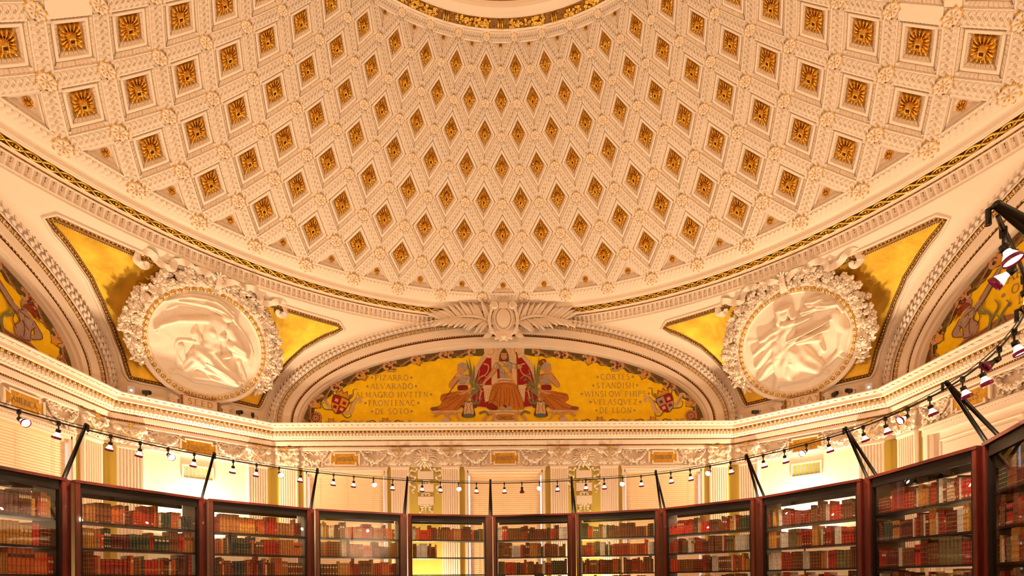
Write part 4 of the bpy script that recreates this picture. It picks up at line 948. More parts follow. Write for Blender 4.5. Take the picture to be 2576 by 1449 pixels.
for s, nm in ((1, 'l'), (-1, 'r')):
    m = lambda *L: q(*[(905 + s * (x - 905), y) for x, y in L]); p = Paint(14)
    p.smooth(m((410, 968), (320, 985), (250, 1005), (240, 1060), (275, 1090), (205, 1125), (140, 1135), (142, 1166), (220, 1178), (300, 1180), (420, 1160), (500, 1085), (545, 1010), (500, 965)), 'skirt')
    for pts in (((440, 1000), (340, 1030), (270, 1050)), ((460, 1020), (370, 1080), (290, 1140)), ((490, 1020), (430, 1100), (380, 1160)), ((400, 990), (310, 1000), (260, 1020)), ((330, 1110), (250, 1150), (180, 1155))): p.line(m(*pts), (.014, .028), 'skirt2')
    for pts in (((410, 968), (320, 985), (250, 1005), (240, 1060)), ((275, 1090), (205, 1125), (140, 1135)), ((480, 990), (400, 1040), (330, 1060)), ((500, 1050), (440, 1120), (400, 1165)), ((430, 1010), (350, 1050), (300, 1090)), ((520, 1000), (470, 1070), (440, 1140))): p.line(m(*pts), .007, 'line')
    p.smooth(m((135, 1138), (200, 1128), (215, 1160), (150, 1168)), 'brown')
    p.smooth(m((430, 775), (395, 800), (380, 850), (420, 900), (425, 965), (510, 965), (530, 890), (555, 840), (535, 800), (490, 778)), 'beige' if s == 1 else 'skin'); p.ell(*m((470, 850))[0], .11, .085, 'grey')
    for k in range(4): p.line(m((500 + 12 * k, 790), (515 + 12 * k, 850)), .008, 'line')
    p.smooth(m((425, 908), (510, 905), (518, 948), (424, 958)), 'dred'); p.smooth(m((390, 810), (335, 885), (330, 925), (360, 930), (425, 865), (450, 845), (430, 820)), 'skin'); p.smooth(m((585, 925), (520, 950), (440, 985), (430, 1003), (470, 1000), (545, 965), (592, 945)), 'skin')
    for pts in (((390, 810), (335, 885), (330, 925)), ((450, 845), (425, 865), (360, 930)), ((430, 775), (395, 800), (380, 850)), ((555, 840), (530, 890), (512, 960)), ((440, 790), (480, 800), (530, 800)), ((430, 880), (470, 890), (510, 880)), ((585, 925), (520, 950), (440, 985))): p.line(m(*pts), .007, 'line')
    p.poly(m((440, 750), (480, 750), (485, 790), (440, 790)), 'skin'); p.smooth(m((424, 712), (455, 706), (478, 730), (470, 770), (432, 775), (414, 748)), 'skin'); p.smooth(m((418, 712), (432, 680), (475, 668), (515, 690), (520, 730), (495, 765), (478, 735), (455, 712)), 'grey'); p.ell(*m((432, 730))[0], .008, .005, 'line', 6)
    if s == -1:
        for pts in (((500, 690), (520, 650), (490, 640)), ((510, 700), (540, 680), (530, 650)), ((480, 670), (480, 645), (505, 640))): p.line(m(*pts), (.05, .03), 'hair')
        p.line(m((690, 820), (620, 910), (540, 960)), .016, 'brown')
        for t in ((660, 800), (690, 850), (640, 880), (660, 900)): p.ell(*m(t)[0], .05, .022, 'green', 10, .7)
    else: p.line(m((425, 850), (330, 980), (240, 1105)), .018, 'brown')
    p.poly(m((128, 1172), (480, 1165), (470, 1190), (140, 1190)), 'beige'); p.line(m((170, 1230), (240, 1185), (300, 1210), (340, 1270)), .06, 'scroll'); p.line(m((440, 1270), (390, 1200), (330, 1200), (290, 1240)), .05, 'scroll')
    for k in range(7): a = math.radians(20 + 140 * k / 6); c0 = m((290, 1290))[0]; p.line([c0, (c0[0] + .11 * math.cos(a), c0[1] + .11 * math.sin(a))], (.012, .035), 'pale')
    p.smooth(m((490, 1070), (530, 1080), (570, 1070), (580, 1110), (620, 1100), (610, 1140), (585, 1150), (600, 1220), (560, 1240), (530, 1230), (490, 1240), (455, 1220), (475, 1150), (440, 1120), (480, 1110)), 'line'); p.smooth(m((495, 1080), (530, 1090), (566, 1080), (572, 1120), (580, 1210), (530, 1222), (480, 1210), (488, 1120)), 'beige'); p.smooth(m((490, 1205), (570, 1205), (575, 1240), (485, 1240)), 'blue'); p.line(m((500, 1090), (515, 1140), (500, 1190)), .010, 'dred'); p.line(m((560, 1090), (545, 1140), (560, 1190)), .010, 'dred')
    p.line(m((680, 1270), (760, 1190), (800, 1230), (780, 1280)), .07, 'scroll'); p.line(m((640, 1200), (700, 1180), (740, 1220)), .05, 'green')
    p.build('painted_figure', M['paint'], o, col=True)
p = Paint(20); p.poly(q((725, 1168), (1095, 1168), (1090, 1188), (1030, 1200), (1050, 1288), (760, 1288), (780, 1200), (730, 1188)), 'pale'); p.line(q((730, 1190), (905, 1185), (1090, 1190)), .01, 'dred')
p.smooth(q((822, 1222), (850, 1212), (960, 1212), (998, 1222), (1004, 1240), (996, 1260), (960, 1268), (850, 1268), (822, 1258), (816, 1240)), 'line'); p.smooth(q((826, 1225), (850, 1217), (960, 1217), (993, 1226), (998, 1240), (990, 1256), (960, 1263), (850, 1263), (826, 1254), (821, 1240)), 'orange'); p.build('painted_plinth', M['paint'], o, col=True)
mb = MB(); c0 = q((910, 1257))[0]; text(mb, 'CONQVEST', c0[0], c0[1], .066, YM - .022, .002, gap=.12, maxw=.33); mb.build('lettering', M['brown'], o)
# murals of the side walls: only the ends towards the far wall can be seen
def nymph(p, s):
    mu = lambda u: s * (3.76 + (u - 3.22) * .72)
    mz = lambda z: 5.47 + (z - 5.58) * .70
    g = lambda *L: [(mu(u), mz(z)) for u, z in L]
    p.smooth(g((2.05, 5.42), (2.3, 5.62), (2.6, 5.66), (2.9, 5.60), (3.25, 5.62), (3.5, 5.52), (3.85, 5.40), (4.1, 5.36), (4.25, 5.46), (4.2, 5.26), (3.6, 5.20), (2.6, 5.20)), 'scroll2')
    for k in range(26): a = 2.5 + k * .065; p.ell(mu(a), mz(5.42 + .05 * math.sin(k)), .038, .025, 'brown', 8, .6)
    rosette(p, s * 4.42, 5.40, .10)
    p.smooth(g((3.02, 5.60), (2.98, 5.80), (3.10, 5.95), (3.06, 6.15), (3.22, 6.24), (3.38, 6.16), (3.46, 5.98), (3.36, 5.86), (3.34, 5.66), (3.30, 5.56)), 'lilac')
    p.smooth(g((3.12, 6.20), (2.95, 6.30), (2.70, 6.55), (2.52, 6.72), (2.46, 6.68), (2.60, 6.48), (2.86, 6.20), (3.04, 6.08)), 'lilac'); p.smooth(g((3.42, 6.12), (3.62, 5.90), (3.60, 5.78), (3.36, 5.66), (3.28, 5.68), (3.44, 5.82), (3.40, 5.98)), 'lilac')
    p.ell(mu(3.22), mz(6.34), 0.066, 0.092, 'lilac'); p.smooth(g((3.16, 6.30), (3.30, 6.44), (3.42, 6.40), (3.50, 6.28), (3.44, 6.18), (3.36, 6.26)), 'hair')
    for pts in (((3.30, 6.42), (3.44, 6.46), (3.52, 6.40)), ((3.36, 6.34), (3.50, 6.34), (3.56, 6.22)), ((3.38, 6.28), (3.48, 6.20), (3.56, 6.14))): p.line(g(*pts), (.03, .008), 'dred')
    for pts in (((3.1, 5.62), (3.2, 5.58), (3.34, 5.62)), ((3.22, 6.12), (3.16, 5.98), (3.3, 5.84)), ((3.10, 6.16), (3.3, 6.1), (3.4, 6.0)), ((3.0, 6.1), (2.94, 5.9), (3.02, 5.74))): p.line(g(*pts), .014, 'dred')
    p.ell(mu(3.12), mz(6.06), 0.055, 0.050, 'grey', 12); p.ell(mu(3.30), mz(6.02), 0.055, 0.050, 'grey', 12); p.ell(mu(3.19), mz(6.35), 0.009, 0.005, 'line', 6); p.line(g((3.13, 6.31), (3.16, 6.28), (3.20, 6.29)), .008, 'line')
    for pts in (((2.98, 5.80), (3.10, 5.95), (3.06, 6.15), (3.20, 6.24)), ((3.46, 5.98), (3.36, 5.86), (3.34, 5.66)), ((3.18, 5.98), (3.20, 5.80), (3.18, 5.64)), ((2.95, 6.30), (2.70, 6.55), (2.52, 6.72)), ((3.04, 6.08), (2.86, 6.20), (2.60, 6.48)), ((3.62, 5.90), (3.60, 5.78), (3.36, 5.66)), ((3.42, 6.12), (3.62, 5.90)), ((2.6, 5.60), (2.9, 5.54), (3.3, 5.52), (3.8, 5.36)), ((2.4, 5.48), (2.9, 5.42), (3.4, 5.40))): p.line(g(*pts), .010, 'line')
    for pts in (((2.75, 5.45), (2.7, 5.8), (2.86, 6.05), (2.80, 6.2)), ((2.7, 5.7), (2.52, 5.9), (2.60, 6.1)), ((2.78, 5.9), (2.95, 6.02), (2.9, 6.15)), ((2.4, 5.5), (2.45, 5.7), (2.3, 5.85), (2.36, 5.95)), ((2.6, 5.5), (2.5, 5.62), (2.56, 5.75))): p.line(g(*pts), (.05, .012), 'green'); p.line(g(*pts), .010, 'green2')
for side, s, l in (('left', 1, 'yellow lunette mural with a leaf-crowned nymph on the left wall'), ('right', -1, 'yellow lunette mural with a reaching nymph on the right wall')):
    o = empty('lunette_mural', (0, 0, 0), ROT[side]); setp(o, l, 'mural'); link('gold_ground', me_ground, o)
    (border(0, pi / 2) if s == 1 else border(pi / 2, pi)).build('painted_border', M['paint'], o, col=True)
    p = bottom(.5, 4.6) if s == 1 else bottom(-4.6, -.5); p.build('painted_foot_border', M['paint'], o, col=True)
    p = Paint(8); nymph(p, s); p.build('painted_figure', M['paint'], o, col=True)
    if s == -1:
        for w_, z, u in (('ARC', 6.03, -2.96), ('O', 5.83, -3.02), ('L', 5.64, -2.94)):
            mb = MB(); w = text(mb, w_, u, z - .06, .125, YM - .003, .003, gap=.17, wid=1.1); mb.prism([(u - w / 2 - .12 + .03 * math.cos(a), z + .03 * math.sin(a)) for a in np.linspace(0, 2 * pi, 12, endpoint=False)], YM - .006, YM); mb.build('lettering', M['letter_mural'], o)
# ================================================================== relief medallions on the pendentives
MC = Vector((0, 8.30, 6.35)); TILT = math.atan2(1.10, 1.72); RM = 1.06
def cap(X, Z, a, b, r0, r1, h):
    a, b = np.array(a), np.array(b); d = b - a; L = d @ d + 1e-9; t = np.clip(((X - a[0]) * d[0] + (Z - a[1]) * d[1]) / L, 0, 1); r = r0 + (r1 - r0) * t
    q = np.hypot(X - a[0] - t * d[0], Z - a[1] - t * d[1]) / r; return np.where(q < 1, h * np.sqrt(np.maximum(0, 1 - q * q)), 0), t, q
def relief(caps, folds, seed, extra=None):
    nr, na = 110, 240; r = np.linspace(0.002, .865, nr)[:, None]; th = np.linspace(0, 2 * pi, na, endpoint=False)[None]; X = r * np.cos(th); Z = r * np.sin(th); H = 0 * X
    for a, b, r0, r1, h, fold in caps:
        hh, t, q = cap(X, Z, a, b, r0, r1, h * .62)
        if fold:
            dx, dz = b[0] - a[0], b[1] - a[1]; L = math.hypot(dx, dz) + 1e-9; s = (-(X - a[0]) * dz + (Z - a[1]) * dx) / L
            hh = hh * (1 + (.24 if fold >= 60 else .15) * np.sin(s * fold * 1.6 + 2.5 * t + 1.2 * np.sin(t * 4)))
        H = (H ** 7 + hh ** 7) ** (1 / 7.)
    for pts, w, h in folds:
        P = cr([(x, z, 0) for x, z in pts], 6); hh = 0 * X
        for i in range(len(P) - 1): hh = np.maximum(hh, cap(X, Z, P[i][:2], P[i + 1][:2], w, w, 1.0)[0])
        H = H + .5 * h * hh
    g = np.clip((-.55 - Z) / .2, 0, 1); H = H + g * .018 * (np.sin(X * 70 + 9 * Z) * np.sin(Z * 34 + X * 11)) ** 2
    H = H + .004 * np.sin(X * 17 + np.sin(Z * 13) * 2) * np.sin(Z * 15 + 1); H = H * np.clip((.875 - r) / .05, 0, 1)
    P = np.stack([X * RM, -H * RM * .8 - .02 + 0 * X, Z * RM], -1); mb = MB(); mb.grid(P, closev=True, flip=True); return mb
SEED_CAPS = [((.20, .56), (.22, .57), .085, .085, .24, 0), ((.18, .46), (.16, .42), .05, .06, .18, 0), ((.25, .66), (.02, .76), .08, .07, .16, 60), ((.02, .76), (-.34, .70), .08, .06, .13, 60), ((-.34, .70), (-.66, .52), .07, .02, .10, 60), ((.20, .64), (-.10, .66), .08, .05, .16, 60), ((-.10, .66), (-.48, .58), .06, .02, .10, 60), ((.28, .62), (.36, .52), .06, .03, .14, 60),
    ((.08, .40), (.05, .22), .17, .15, .22, 0), ((.05, .22), (.04, .02), .15, .13, .19, 0), ((.02, .26), (.03, .25), .075, .075, .27, 0), ((.17, .24), (.18, .23), .07, .07, .26, 0), ((-.08, .42), (-.44, .30), .062, .048, .20, 0), ((-.44, .30), (-.66, .15), .046, .032, .16, 0), ((-.66, .15), (-.75, .04), .038, .02, .13, 0), ((-.70, .12), (-.72, .0), .02, .012, .12, 0),
    ((.27, .38), (.60, .0), .08, .062, .20, 0), ((.60, .0), (.40, .02), .06, .045, .19, 0), ((.36, .12), (.54, .06), .085, .085, .24, 0), ((.38, .16), (.54, .10), .05, .05, .27, 0),
    ((.04, -.02), (-.02, -.22), .17, .24, .20, 26), ((.0, -.22), (.46, -.48), .24, .15, .28, 24), ((.46, -.50), (-.12, -.56), .14, .12, .21, 30), ((-.12, -.56), (-.38, -.55), .10, .05, .16, 0), ((-.38, -.55), (-.47, -.60), .045, .03, .13, 0), ((-.05, -.16), (-.26, -.46), .16, .10, .16, 40), ((-.20, .14), (-.06, -.10), .07, .10, .12, 44), ((-.38, -.12), (-.34, -.42), .05, .09, .08, 50), ((.50, -.12), (.62, -.44), .05, .09, .08, 50), ((.34, -.05), (.20, -.16), .05, .07, .16, 50)]
SEED_F = [([(.36, .52), (.56, .34), (.70, .10), (.68, -.16)], .022, .05), ([(-.62, .40), (-.46, .52), (-.2, .56)], .02, .04), ([(-.2, .02), (-.42, -.04), (-.44, -.22), (-.36, -.38)], .025, .05), ([(.56, -.44), (.66, -.50), (.60, -.60), (.68, -.64)], .03, .06), ([(.0, -.28), (.25, -.34), (.46, -.44)], .018, .05), ([(-.02, -.38), (.22, -.44), (.44, -.52)], .018, .05), ([(.02, -.46), (.20, -.54), (.40, -.58)], .018, .05)]
DECAY_CAPS = [((-.08, .50), (-.08, .54), .075, .085, .25, 0), ((-.17, .44), (-.14, .64), .05, .06, .26, 30), ((-.14, .64), (.0, .64), .06, .06, .27, 30), ((.0, .64), (.05, .46), .05, .045, .26, 30), ((-.12, .38), (.02, .38), .06, .06, .24, 30), ((-.10, .30), (-.16, .05), .17, .20, .22, 20), ((-.10, .36), (-.50, .24), .10, .05, .15, 46), ((-.16, .28), (-.66, .04), .12, .03, .14, 46), ((-.24, .16), (-.64, -.18), .12, .06, .13, 46), ((.02, .34), (.28, .36), .06, .03, .14, 50),
    ((-.28, .08), (-.26, -.08), .085, .08, .22, 0), ((-.26, -.08), (.04, .08), .075, .05, .23, 0), ((.04, .08), (.14, .14), .045, .03, .22, 0), ((.16, .06), (.36, -.02), .07, .065, .20, 0), ((.36, -.02), (.06, .02), .06, .045, .21, 0), ((-.06, .10), (.46, .20), .05, .03, .24, 90), ((.06, .04), (.52, .10), .04, .02, .22, 90), ((.36, .18), (.60, .24), .03, .01, .2, 0),
    ((-.18, -.16), (-.16, -.46), .25, .22, .24, 20), ((-.02, -.18), (.24, -.50), .22, .16, .26, 20), ((-.36, -.18), (-.60, -.40), .13, .10, .15, 34), ((-.30, -.56), (.12, -.60), .10, .10, .18, 30), ((-.34, -.50), (-.40, -.66), .05, .05, .16, 0), ((.34, .02), (.42, -.24), .05, .03, .12, 40),
    ((.66, .26), (.74, .0), .10, .09, .13, 22), ((.74, .0), (.66, -.30), .09, .06, .12, 22), ((.66, -.30), (.44, -.50), .05, .035, .11, 0), ((.50, -.44), (.26, -.60), .035, .03, .10, 0), ((.60, -.36), (.70, -.46), .035, .03, .10, 0), ((.36, -.56), (.44, -.64), .03, .025, .09, 0),
    ((.22, .48), (.44, .50), .07, .06, .16, 80), ((.44, .50), (.70, .44), .09, .05, .18, 70), ((.32, .60), (.46, .60), .08, .07, .2, 60), ((.70, .44), (.76, .30), .05, .03, .14, 0)]
DECAY_F = [([(.36, .0), (.40, -.15), (.33, -.3)], .04, .05), ([(-.1, -.3), (-.15, -.5), (-.05, -.65)], .04, .04), ([(-.3, .2), (-.5, .25), (-.7, .3)], .04, .04)]
def wreath(seed, big):
    mb = MB(); r = random.Random(seed)
    for k in range(360):
        a = math.radians(r.uniform(-18, 198)); f = min(1, (198 - math.degrees(a)) / 14, (math.degrees(a) + 18) / 14); rr = 1.09 + r.uniform(-.06, .16 * f); c = (rr * math.cos(a), -.04 - r.uniform(0, .09), rr * math.sin(a)); typ = r.random()
        if typ < .46:   # rose
            s = r.uniform(.045, .07); R0 = r.uniform(0, 6)
            for q in range(6): b = R0 + q * pi / 3; mb.ball((c[0] + s * .62 * math.cos(b), c[1] - .015, c[2] + s * .62 * math.sin(b)), (s * .45, s * .35, s * .45), 6, 4)
            mb.ball((c[0], c[1] - .045, c[2]), (s * .4, s * .4, s * .4), 6, 4)
        elif typ < .76:
            for q in range(5): s = r.uniform(.022, .038); mb.ball((c[0] + r.uniform(-.04, .04), c[1] - r.uniform(0, .03), c[2] + r.uniform(-.04, .04)), s, 6, 4)
        else:
            b0 = r.uniform(0, 2 * pi)
            for q in range(5): b = b0 + (q - 2) * .55; leaf(mb, (c[0], c[1] + .01, c[2]), (math.cos(b), -.55, math.sin(b)), (0, -1, 0), r.uniform(.08, .12), .030, .03)
    for s in (-1, 1):   # hanging ends
        for k in range(46):
            t = k / 45; a = math.radians(90 - s * (100 + 22 * t)); rr = 1.13 - .01 * t; w = .10 * (1 - .7 * t) + .02; c = (rr * math.cos(a) + r.uniform(-w, w), -.05 - r.uniform(0, .05), rr * math.sin(a) + r.uniform(-.02, .02))
            b = r.uniform(0, 6.3); leaf(mb, c, (math.cos(b), -.4, math.sin(b)), (0, -1, 0), .09, .026, .04); mb.ball(c, .028, 5, 4)
    return mb
def rib3(mb, pts, w):
    P = cr(pts, 7); rows = []; n = len(P)
    for i, p in enumerate(P):
        t = P[min(n - 1, i + 1)] - P[max(0, i - 1)]; t /= np.linalg.norm(t) + 1e-9; side = np.cross(t, (0, 1, 0)); side /= np.linalg.norm(side) + 1e-9; ww = w * (1 if i < n - 6 else .3 + .7 * (n - i) / 6); f = .5 * math.sin(i * .55)
        sd = side * math.cos(f) + np.array((0, 1, 0)) * math.sin(f); rows.append([p + sd * ww / 2, p + np.array((0, -.010 + .006 * math.sin(i * 2.2), 0)), p - sd * ww / 2])
    mb.grid(np.array(rows))
    rows2 = [[q + np.array((0, .012, 0)) for q in r_] for r_ in rows]; mb.grid(np.array(rows2), flip=True)
def medallion(side, word, caps, folds, seed, label):
    R = Matrix.Rotation(ROT[side], 4, 'Z') @ Matrix.Translation(MC) @ Matrix.Rotation(TILT, 4, 'X'); o = empty('relief_medallion'); o.matrix_world = R @ Matrix.Diagonal((1.09, 1.0, 1.06, 1)); setp(o, label, 'relief', 'relief medallions on the gold panels')
    mb = MB(); prof = [(.86, -.015), (.885, -.035), (.90, -.06), (.905, -.05), (.985, -.05), (.99, -.075), (1.03, -.085), (1.06, -.07), (1.065, -.02), (1.06, .16)]; A = np.linspace(0, 2 * pi, 120, endpoint=False)
    mb.grid(np.array([[(r * math.cos(a) * RM / 1.06, y, r * math.sin(a) * RM / 1.06) for r, y in prof] for a in A]), closeu=True, flip=False); mb.build('rim', M['plaster'], o, smooth=False)
    mb = MB(); md = MB()
    for k in range(54): a = 2 * pi * (k + .5) / 54; mb.ball((.945 * math.cos(a), -.055, .945 * math.sin(a)), (.036, .030, .036), 8, 5); a = 2 * pi * k / 54; md.ball((.945 * math.cos(a), -.055, .945 * math.sin(a)), (.013, .022, .034), 6, 4)
    setp(mb.build('egg_ring', M['gold'], o, smooth=True), kind='stuff'); setp(md.build('dart_ring', M['plaster'], o, smooth=True), kind='stuff')
    relief(caps, folds, seed).build('figure_relief', M['plaster'], o, smooth=True)
    wreath(seed, 1).build('flower_wreath', M['carved'], o, smooth=True)
    for s in (-1, 1):
        mb = MB(); rib3(mb, [(s * .05, -.12, 1.13), (s * .20, -.17, 1.22), (s * .38, -.12, 1.20), (s * .50, -.18, 1.25), (s * .64, -.12, 1.20), (s * .70, -.17, 1.08), (s * .86, -.12, 1.10), (s * .98, -.17, 1.20), (s * 1.10, -.12, 1.16), (s * 1.14, -.16, 1.02), (s * 1.04, -.12, .97), (s * 1.00, -.13, 1.05)], .115); mb.build('ribbon', M['plaster'], o, smooth=True)
    mb = MB()
    for dx in (-.05, -.02, .02, .05): mb.tube(cr([(dx, -.10, .95), (dx * .6, -.16, 1.08), (dx * .5, -.14, 1.22)], 4), .022, 6)
    for b in (-.6, 0, .6): mb.tube([(0, -.13, 1.21), (.10 * math.sin(b), -.16, 1.21 + .10 * math.cos(b))], [.022, .012], 6)
    mb.build('binding_knot', M['plaster'], o, smooth=True)
    # name tablet below, standing on the cornice
    t = empty('name_tablet', Matrix.Rotation(ROT[side], 4, 'Z') @ Vector((0, 8.80, 5.185)), ROT[side]); setp(t, 'small plaster tablet lettered %s under the relief medallion' % word, 'plaque', 'tablets under the medallions')
    mb = MB(); mb.box2((-.36, 0, 0), (.36, .10, .30)); mb.build('panel', M['plaster'], t)
    mb = MB()
    for a, b in (((-.35, .01), (.35, .05)), ((-.35, .25), (.35, .29)), ((-.35, .05), (-.31, .25)), ((.31, .05), (.35, .25))): mb.box2((a[0], -.012, a[1]), (b[0], 0, b[1]))
    mb.build('border', M['gold_old'], t)
    mb = MB()
    for k in range(22):
        for z in (.03, .27): mb.ball((-.33 + k * .0314, -.014, z), (.011, .012, .014), 5, 3)
    setp(mb.build('border_beads', M['plaster'], t, smooth=True), kind='stuff')
    mb = MB(); text(mb, word, 0, .095, .115, 0, .006, gap=.30, wid=1.15); mb.build('lettering', M['letter_gold'], t)
    for s in (-1, 1):
        mb = MB(); mb.tube(spiral((s * .47, .0, .07), .065, 1.5, s), .022, 6)
        for k in range(7): a = math.radians(35 + 110 * k / 6); leaf(mb, (s * .47, .01, .10), (math.cos(a), -.2, math.sin(a)), (0, -1, 0), .15, .022, .02)
        mb.box2((s * .38, .02, 0), (s * .56, .09, .06)); mb.build('scroll_bracket', M['plaster'], t, smooth=True)
medallion('far_left', 'SEED', SEED_CAPS, SEED_F, 11, 'round plaster relief of a kneeling sower with streaming hair, wreathed with roses')
medallion('far_right', 'DECAY', DECAY_CAPS, DECAY_F, 23, 'round plaster relief of a hooded seated figure beside a bare tree, leafy wreath')
# ================================================================== cartouche with palms over the far arch
o = empty('palm_cartouche', (0, 7.10, 7.52)); setp(o, 'white oval cartouche with spreading palm leaves at the crown of the far arch', 'ornament')
def blade(mb, b, d, L, w, bend, y0, lift):
    b = np.array(b, float); d = np.array(d, float); d /= np.linalg.norm(d); n = np.array((-d[1], d[0])); rows = []
    for i in range(9):
        t = i / 8; c = b + d * L * t + n * bend * t * t; wv = w * math.sin(pi * min(1, .12 + t * .88)) ** .7 * (1 if t < .98 else .05); tt = d + 2 * n * bend * t / L; tt /= np.linalg.norm(tt); nn = np.array((-tt[1], tt[0])); yy = y0 - lift * math.sin(pi * .6 * t)
        rows.append([(c[0] + nn[0] * wv / 2, yy + .012, c[1] + nn[1] * wv / 2), (c[0], yy - .012, c[1]), (c[0] - nn[0] * wv / 2, yy + .012, c[1] - nn[1] * wv / 2)])
    mb.grid(np.array(rows)); mb.grid(np.array(rows) + np.array((0, .02, 0)), flip=True)
r = random.Random(4)
for s in (-1, 1):
    mb = MB(); mb.tube(cr([(s * .22, .02, -.10), (s * .60, -.05, .02), (s * 1.05, -.02, .02), (s * 1.45, .02, -.10)], 5), [.03] * 8 + [.022] * 5 + [.012] * 3, 6); mb.build('palm_stem', M['plaster'], o, smooth=True)
    for i in range(15):
        t = i / 14; x = .30 + 1.05 * t; z = -.06 + .10 * math.sin(pi * t * .8) - .03 * t
        for k, (an, L) in enumerate(((78 - 52 * t, .46 - .10 * t), (-38 + 14 * t, .42 - .12 * t))):
            a = math.radians(an + r.uniform(-7, 7)); mb = MB(); blade(mb, (s * x, z), (s * math.cos(a), math.sin(a)), L * r.uniform(.85, 1.12), .075, s * (.05 if k == 0 else -.05) * (1 if k else -1), .0 - .02 * r.random(), .07); mb.build('palm_leaf', M['plaster'], o, smooth=True)
mb = MB(); A = np.linspace(0, 2 * pi, 48, endpoint=False)
mb.grid(np.array([[(.165 * q * math.cos(a), -.10 - .05 * math.sqrt(max(0, 1 - q * q)), -.05 + .225 * q * math.sin(a)) for q in np.linspace(.01, 1, 8)] for a in A]), closeu=True); mb.build('oval_shield', M['plaster'], o, smooth=True)
mb = MB(); mb.tube([(.195 * math.cos(a), -.10, -.05 + .26 * math.sin(a)) for a in A], .026, 6, closed=True)
for k in range(40): a = 2 * pi * k / 40; mb.ball((.235 * math.cos(a), -.09, -.06 + .29 * math.sin(a)), (.03, .03, .03), 5, 4)
mb.ball((0, -.02, -.06), (.25, .07, .33), 20, 10); mb.build('shield_rim', M['plaster'], o, smooth=True)
for s in (-1, 1):
    mb = MB(); mb.tube(cr([(s * .14, -.08, -.42), (s * .28, -.10, -.28), (s * .31, -.11, -.05), (s * .27, -.12, .12), (s * .25, -.13, .20)], 5) + [np.array(p) for p in spiral((s * .20, -.14, .215), .075, 1.7, s)], .034, 7); mb.ball((s * .20, -.15, .215), .03, 8, 5); mb.build('side_scroll', M['plaster'], o, smooth=True)
    mb = MB(); mb.tube([np.array(p) for p in spiral((s * .27, -.10, -.33), .06, 1.4, s)], .022, 6); leaf(mb, (s * .25, -.06, -.36), (s * .5, -.1, -.3), (0, -1, 0), .26, .06, .03); mb.build('foot_scroll', M['plaster'], o, smooth=True)
mb = MB(); mb.prism([(-.20, -.33), (.20, -.33), (.16, -.42), (.20, -.50), (.11, -.48), (.08, -.545), (.03, -.51), (-.03, -.51), (-.08, -.545), (-.11, -.48), (-.20, -.50), (-.16, -.42)], -.12, -.05); mb.ball((0, -.10, -.46), (.07, .06, .05), 10, 6); mb.build('foot', M['plaster'], o)
mb = MB(); mb.box2((-.14, -.12, .17), (.14, .0, .25)); mb.box2((-.10, -.14, .19), (.10, .0, .29)); mb.build('crest', M['plaster'], o)
# ================================================================== curved ring of glazed bookcases
JN = [(-4.61, 1.21), (-3.94, 2.49), (-2.92, 3.50), (-1.65, 4.17), (-0.25, 4.46), (1.15, 4.27), (2.48, 3.79), (3.50, 2.74), (4.08, 1.44), (4.07, 0.02), (3.46, -1.27)]
d0 = np.array(JN[0]) - np.array(JN[1]); a0_ = math.atan2(d0[1], d0[0]) + math.radians(17.5); JN = [(JN[0][0] + 1.43 * math.cos(a0_), JN[0][1] + 1.43 * math.sin(a0_))] + JN
NC = len(JN) - 1
CASE_NAMES = ['leftmost', 'second', 'third', 'fourth', 'fifth', 'sixth', 'seventh', 'eighth', 'ninth', 'tenth', 'rightmost']
ORD = ['first', 'second', 'third', 'fourth', 'fifth', 'sixth', 'seventh', 'eighth', 'ninth', 'tenth', 'eleventh', 'twelfth', 'thirteenth', 'fourteenth', 'fifteenth', 'sixteenth', 'seventeenth', 'eighteenth', 'nineteenth', 'twentieth',
       'twenty-first', 'twenty-second', 'twenty-third', 'twenty-fourth', 'twenty-fifth', 'twenty-sixth', 'twenty-seventh', 'twenty-eighth', 'twenty-ninth', 'thirtieth', 'thirty-first', 'thirty-second', 'thirty-third', 'thirty-fourth', 'thirty-fifth', 'thirty-sixth', 'thirty-seventh', 'thirty-eighth', 'thirty-ninth', 'fortieth',
       'forty-first', 'forty-second', 'forty-third', 'forty-fourth', 'forty-fifth', 'forty-sixth', 'forty-seventh', 'forty-eighth', 'forty-ninth', 'fiftieth']
ZT = 2.77; ZO = 2.642; SHELF = [2.341, 2.047, 1.756, 1.465, 1.17, .87, .55]; DEP = .40
CASES = []
